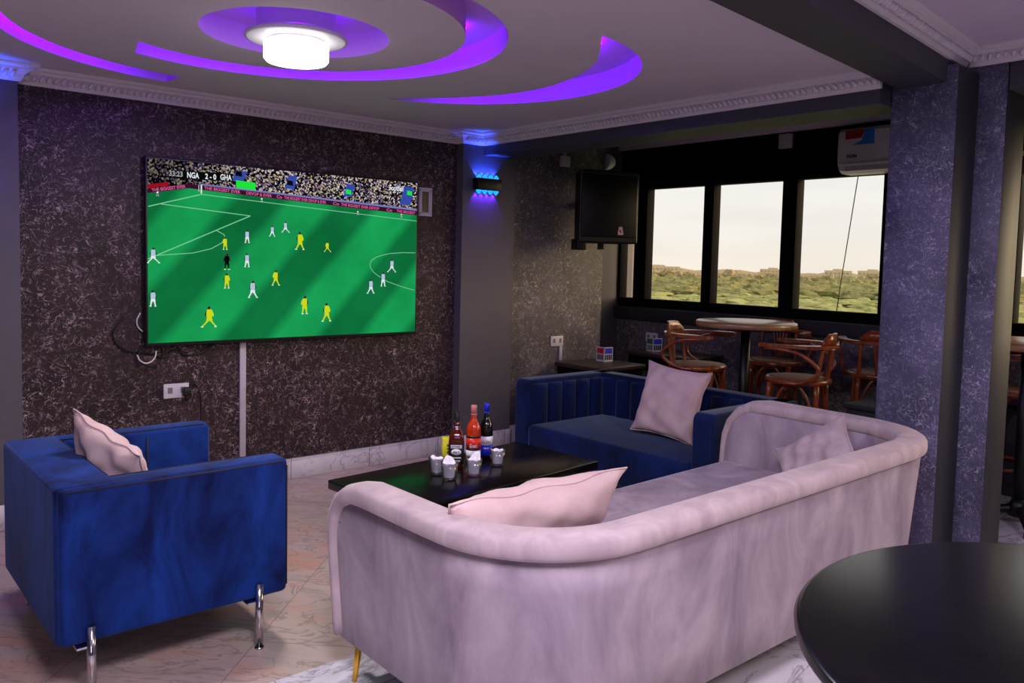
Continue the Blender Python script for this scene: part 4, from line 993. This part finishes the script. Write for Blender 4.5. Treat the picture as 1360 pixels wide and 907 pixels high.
# ================================================================== LOUDSPEAKER AND FITTINGS UP HIGH
def loudspeaker():
    t = thing('loudspeaker', 'big black loudspeaker mounted high in the corner left of the windows', 'loudspeaker', (5.02, 4.66, 1.66), math.radians(-22))
    w, h, d = .27, .60, .33
    poly = [(-w, 0), (w, 0), (w*.72, d*.85), (-w*.72, d*.85)]
    b = bm_new(); t2 = bmesh.new(); prism(t2, poly, 0, h); bmesh.ops.bevel(t2, geom=t2.edges[:], offset=.015, segments=2, profile=.5, affect='EDGES'); merge(b, t2); obj('cabinet', b, M['black_plastic'], t)
    b = bm_new(); box(b, -w+.02, w-.02, -.012, .004, .05, h-.04, .008); obj('grille', b, M['black_metal'], t)
    b = bm_new(); prism(b, [(-.022, -.032), (.022, -.032), (.026, -.022), (.014, .034), (-.014, .034), (-.026, -.022)], 0, .003)
    b.transform(Matrix.Translation((.10, -.013, .105)) @ Matrix.Rotation(PI/2, 4, 'X'))
    q = bmesh.new(); lathe(q, [(0, 0), (.013, 0), (.013, .001), (0, .001)], 20); merge(b, q, Matrix.Translation((.10, -.017, .105)) @ Matrix.Rotation(PI/2, 4, 'X'), 1)
    merge(b, text_bm('A', .02, .0006, Matrix.Translation((.10, -.0185, .106)) @ Matrix.Rotation(PI/2, 4, 'X'), 2, .0008))
    obj('badge', b, [plain('badge_silver_pink', (222, 190, 190), .4), plain('badge_red', (190, 30, 30), .4), M['white_plastic']], t)
    for x in (-.18, .02):
        b = bm_new(); box(b, x-.02, x+.02, .18, .22, -.05, .01); obj('bracket_foot', b, M['black_metal'], t)
    b = bm_new(); box(b, -.27, -.19, .02, .16, -.06, .03, .004); obj('bracket', b, M['black_metal'], t)
    b = bm_new(); box(b, -.04, .02, .25, .424, .30, .36, .004); box(b, -.05, .03, .40, .424, .2, .46, .004); obj('wall_arm', b, M['black_metal'], t)
loudspeaker()
b = bm_new(); box(b, -.05, .05, -.03, 0, -.045, .045, .006); box(b, -.012, .012, -.015, 0, .045, .09); tag(obj('junction_box', b, M['grey_plastic'], None, (4.885, YW+.02, 2.35)), 'small pale junction box on the dark wall left of the loudspeaker', 'junction box')
b = bm_new(); box(b, -.03, 0, -.06, .06, -.06, .06, .006); tag(obj('junction_box', b, M['grey_plastic'], None, (XW, 3.775, 2.545)), 'small pale junction box above the thick window mullion', 'junction box')
def half_dome():
    b = bm_new(); loops = []
    for k in range(9):
        a = -PI/2+PI*k/8; loops.append([(0+.13*math.cos(a)*math.cos(c), -.07*math.cos(a)*math.sin(c), .075*math.sin(a)) for c in [PI*i/10 * .5 for i in range(11)]] + [(0, 0, .075*math.sin(a))])
    loft(b, loops); return b
tag(obj('alarm_horn', half_dome(), M['white_plastic'], None, (5.385, YW+.02, 2.40)), 'white half round fitting above the loudspeaker', 'wall fitting')

def air_conditioner():
    t = thing('air_conditioner', 'white split air conditioner above the right window beside the column', 'air conditioner', (XW, 2.80, 2.225))
    # profile in x (into the room negative) and z
    prof = [(0, 0), (-.13, 0), (-.17, .02), (-.20, .07), (-.205, .20), (-.20, .31), (-.18, .335), (-.02, .34), (0, .34)]
    b = bm_new(); loops = []
    for y, k in ((-.42, .93), (-.412, .98), (-.40, 1), (.40, 1), (.412, .98), (.42, .93)): loops.append([(x*k, y, .17+(z-.17)*k) for x, z in prof])
    loft(b, loops, smooth=False); obj('casing', b, M['white_plastic'], t)
    b = bm_new(); box(b, -.212, -.204, -.40, .40, .068, .072); box(b, -.19, -.16, -.36, .36, .015, .05); obj('air_flap', b, M['grey_plastic'], t)
    b = bm_new()
    def q(pts, mi): f = b.faces.new([b.verts.new((-.2066-.0003*mi, y, z)) for y, z in pts]); f.material_index = mi
    q([(.355, .315), (.13, .315), (.13, .20), (.355, .20)], 0); q([(.355, .315), (.20, .315), (.225, .255), (.355, .25)], 1); q([(.20, .315), (.13, .315), (.13, .205), (.30, .205), (.225, .235)], 2)
    rot = Matrix.Translation((-.2078, .30, .122)) @ Matrix(((0, 0, -1, 0), (-1, 0, 0, 0), (0, 1, 0, 0), (0, 0, 0, 1)))
    merge(b, text_bm('VON', .036, .0004, rot, 3, .001)); obj('sticker', b, [M['white_plastic'], plain('sticker_red', (150, 24, 30), .4), plain('sticker_blue', (40, 120, 200), .4), M['black_plastic']], t)
air_conditioner()
tube_obj('hanging_wire', [(XW+.163, 3.20, 2.42), (XW+.165, 3.22, 2.30), (XW+.18, 3.34, 1.35), (XW+.163, 3.37, .95)], .004, M['black_plastic'], 'thin dark wire hanging outside the right window pane', 'wire')
def wall_fixture():
    t = thing('window_fixture', 'brown fixture on a bracket at the top of the window right of the column', 'fixture', (6.06, 1.98, 2.2))
    b = bm_new(); box(b, -.05, .05, -.07, .07, -.06, .06, .02); obj('housing', b, M['side_top'], t)
    b = bm_new(); box(b, -.02, .14, -.015, .015, .06, .10, .004); obj('bracket_arm', b, M['white_plastic'], t)
wall_fixture()

# ================================================================== OUTSIDE
def outside():
    m, nt, N, L, pb = new_mat('green_field'); tc = N.new('ShaderNodeTexCoord'); mp = N.new('ShaderNodeMapping'); mp.inputs['Scale'].default_value = (.03, .06, 1); mp.inputs['Rotation'].default_value = (0, 0, -.55); L.new(tc.outputs['Object'], mp.inputs[0])
    n1 = noise(N, L, mp.outputs[0], 1.2, 8, .65, .6)
    r = ramp(N, [(.30, s2l((118, 124, 78))), (.45, s2l((158, 158, 108))), (.56, s2l((138, 156, 88))), (.70, s2l((200, 180, 146)))]); L.new(n1.outputs['Fac'], r.inputs[0]); L.new(r.outputs[0], pb.inputs['Base Color']); pb.inputs['Roughness'].default_value = 1; pb.inputs['Specular IOR Level'].default_value = 0
    b = bm_new(); box(b, 20, 1500, -900, 1500, -12.4, -12); struct('field', b, m, 'hazy green and ochre field seen through the windows', 'field')
    fm = []
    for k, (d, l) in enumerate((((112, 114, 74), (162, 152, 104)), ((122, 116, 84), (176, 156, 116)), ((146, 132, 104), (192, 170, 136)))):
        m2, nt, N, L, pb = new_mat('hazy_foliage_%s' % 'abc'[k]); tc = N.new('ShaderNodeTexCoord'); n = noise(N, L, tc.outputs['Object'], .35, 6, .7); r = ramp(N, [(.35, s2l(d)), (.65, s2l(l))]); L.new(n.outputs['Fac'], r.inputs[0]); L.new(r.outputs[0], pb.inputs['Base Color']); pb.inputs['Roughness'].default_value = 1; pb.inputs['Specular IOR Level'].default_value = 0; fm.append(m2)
    rnd = random.Random(11)
    b = bm_new(); loops = []
    for i in range(121):
        a = math.radians(30+60*i/120); hh = 7.6+1.3*math.sin(i*.9)+.8*math.sin(i*2.3)+rnd.uniform(-.5, .5)
        loops.append([((1010+dd)*math.sin(a), (1010+dd)*math.cos(a), -12+hz*hh) for dd, hz in ((0, 0), (12, .7), (40, 1), (90, .8), (120, 0))])
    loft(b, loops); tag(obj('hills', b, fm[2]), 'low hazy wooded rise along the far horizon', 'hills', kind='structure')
    def crown(b, x, y, z, rx, rz, seed):
        rr = random.Random(seed); t = bmesh.new(); bmesh.ops.create_icosphere(t, subdivisions=2, radius=1)
        for v in t.verts: v.co *= 1+rr.uniform(-.32, .32)
        for f in t.faces: f.smooth = False
        merge(b, t, Matrix.Translation((x, y, z)) @ Matrix.Diagonal((rx, rx, rz, 1)))
    # the uncountable scrub between field and horizon
    b = bm_new(); ang0, ang1 = math.radians(40), math.radians(78)
    for i in range(900):
        a = math.radians(rnd.uniform(38, 80)); d = 365 + 85*rnd.random(); h = rnd.uniform(4.0, 8.0)*(.55+.45*(d-365)/85)
        crown(b, d*math.sin(a), d*math.cos(a), -12+h*.45, rnd.uniform(4, 9), h*.62, i)
    tag(obj('scrub_thicket', b, fm[0]), 'mass of hazy bushes and scrub beyond the field', 'thicket', kind='stuff')
    ml = plain('pale_green_scrub', (160, 160, 106), 1.0, var=.3, scale=.15, spec=0)
    b = bm_new()
    for i in range(520):
        a = math.radians(rnd.uniform(38, 80)); d = 232 + 128*rnd.random()**.8; h = rnd.uniform(.8, 2.4)
        crown(b, d*math.sin(a), d*math.cos(a), -12+h*.4, rnd.uniform(2, 6), h*.6, 5000+i)
    tag(obj('low_scrub', b, ml), 'pale green low scrub scattered over the field', 'scrub', kind='stuff')
    for i in range(84):
        a = math.radians(40+40*i/83+rnd.uniform(-.3, .3)); d = (490, 530, 570)[i % 3]; h = rnd.uniform(7.8, 10.2)+(1.2 if i % 7 == 3 else 0)
        t = thing('tree', 'tall hazy tree standing out of the distant tree line', 'tree', (d*math.sin(a), d*math.cos(a), -12), 0, 'trees on the horizon')
        b = bm_new(); w = rnd.uniform(2.8, 4.1)
        for k in range(4): crown(b, rnd.uniform(-w*.7, w*.7), rnd.uniform(-w*.7, w*.7), h*.62+rnd.uniform(-.8, 1.2), w*rnd.uniform(.6, .9), h*.27, 1000+i*9+k)
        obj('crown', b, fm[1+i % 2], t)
        b = bm_new(); tube(b, [(0, 0, 0), (.2, 0, h*.7)], .35, 6); obj('trunk', b, fm[0], t)
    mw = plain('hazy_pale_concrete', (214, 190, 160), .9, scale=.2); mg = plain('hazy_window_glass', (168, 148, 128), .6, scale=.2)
    for i, (px_a, d, w, h, lab) in enumerate(((50.6, 900, 46, 11.0, 'long pale block of flats on the horizon behind the left pane'), (58.2, 980, 30, 10.6, 'pale building on the horizon behind the middle pane'), (62.2, 900, 26, 11.0, 'pale building on the horizon left of the hanging wire'),
                                             (64.3, 930, 30, 11.4, 'pale stepped building on the horizon right of the hanging wire'), (66.0, 1000, 26, 10.6, 'brownish building on the horizon at the right of the window'), (71.4, 900, 30, 14.5, 'tall pale building on the horizon in the gap right of the column'))):
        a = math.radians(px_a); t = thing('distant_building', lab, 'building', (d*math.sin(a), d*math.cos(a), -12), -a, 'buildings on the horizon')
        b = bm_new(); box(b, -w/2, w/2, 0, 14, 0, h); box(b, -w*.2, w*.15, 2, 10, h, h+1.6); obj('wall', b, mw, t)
        b = bm_new()
        for fz in range(1, int(h/3)+1):
            for k in range(int(w/4)): box(b, -w/2+1.2+k*4, -w/2+3+k*4, -.15, 0, fz*3-1.6, fz*3-.2)
        obj('window_rows', b, mg, t)
outside()
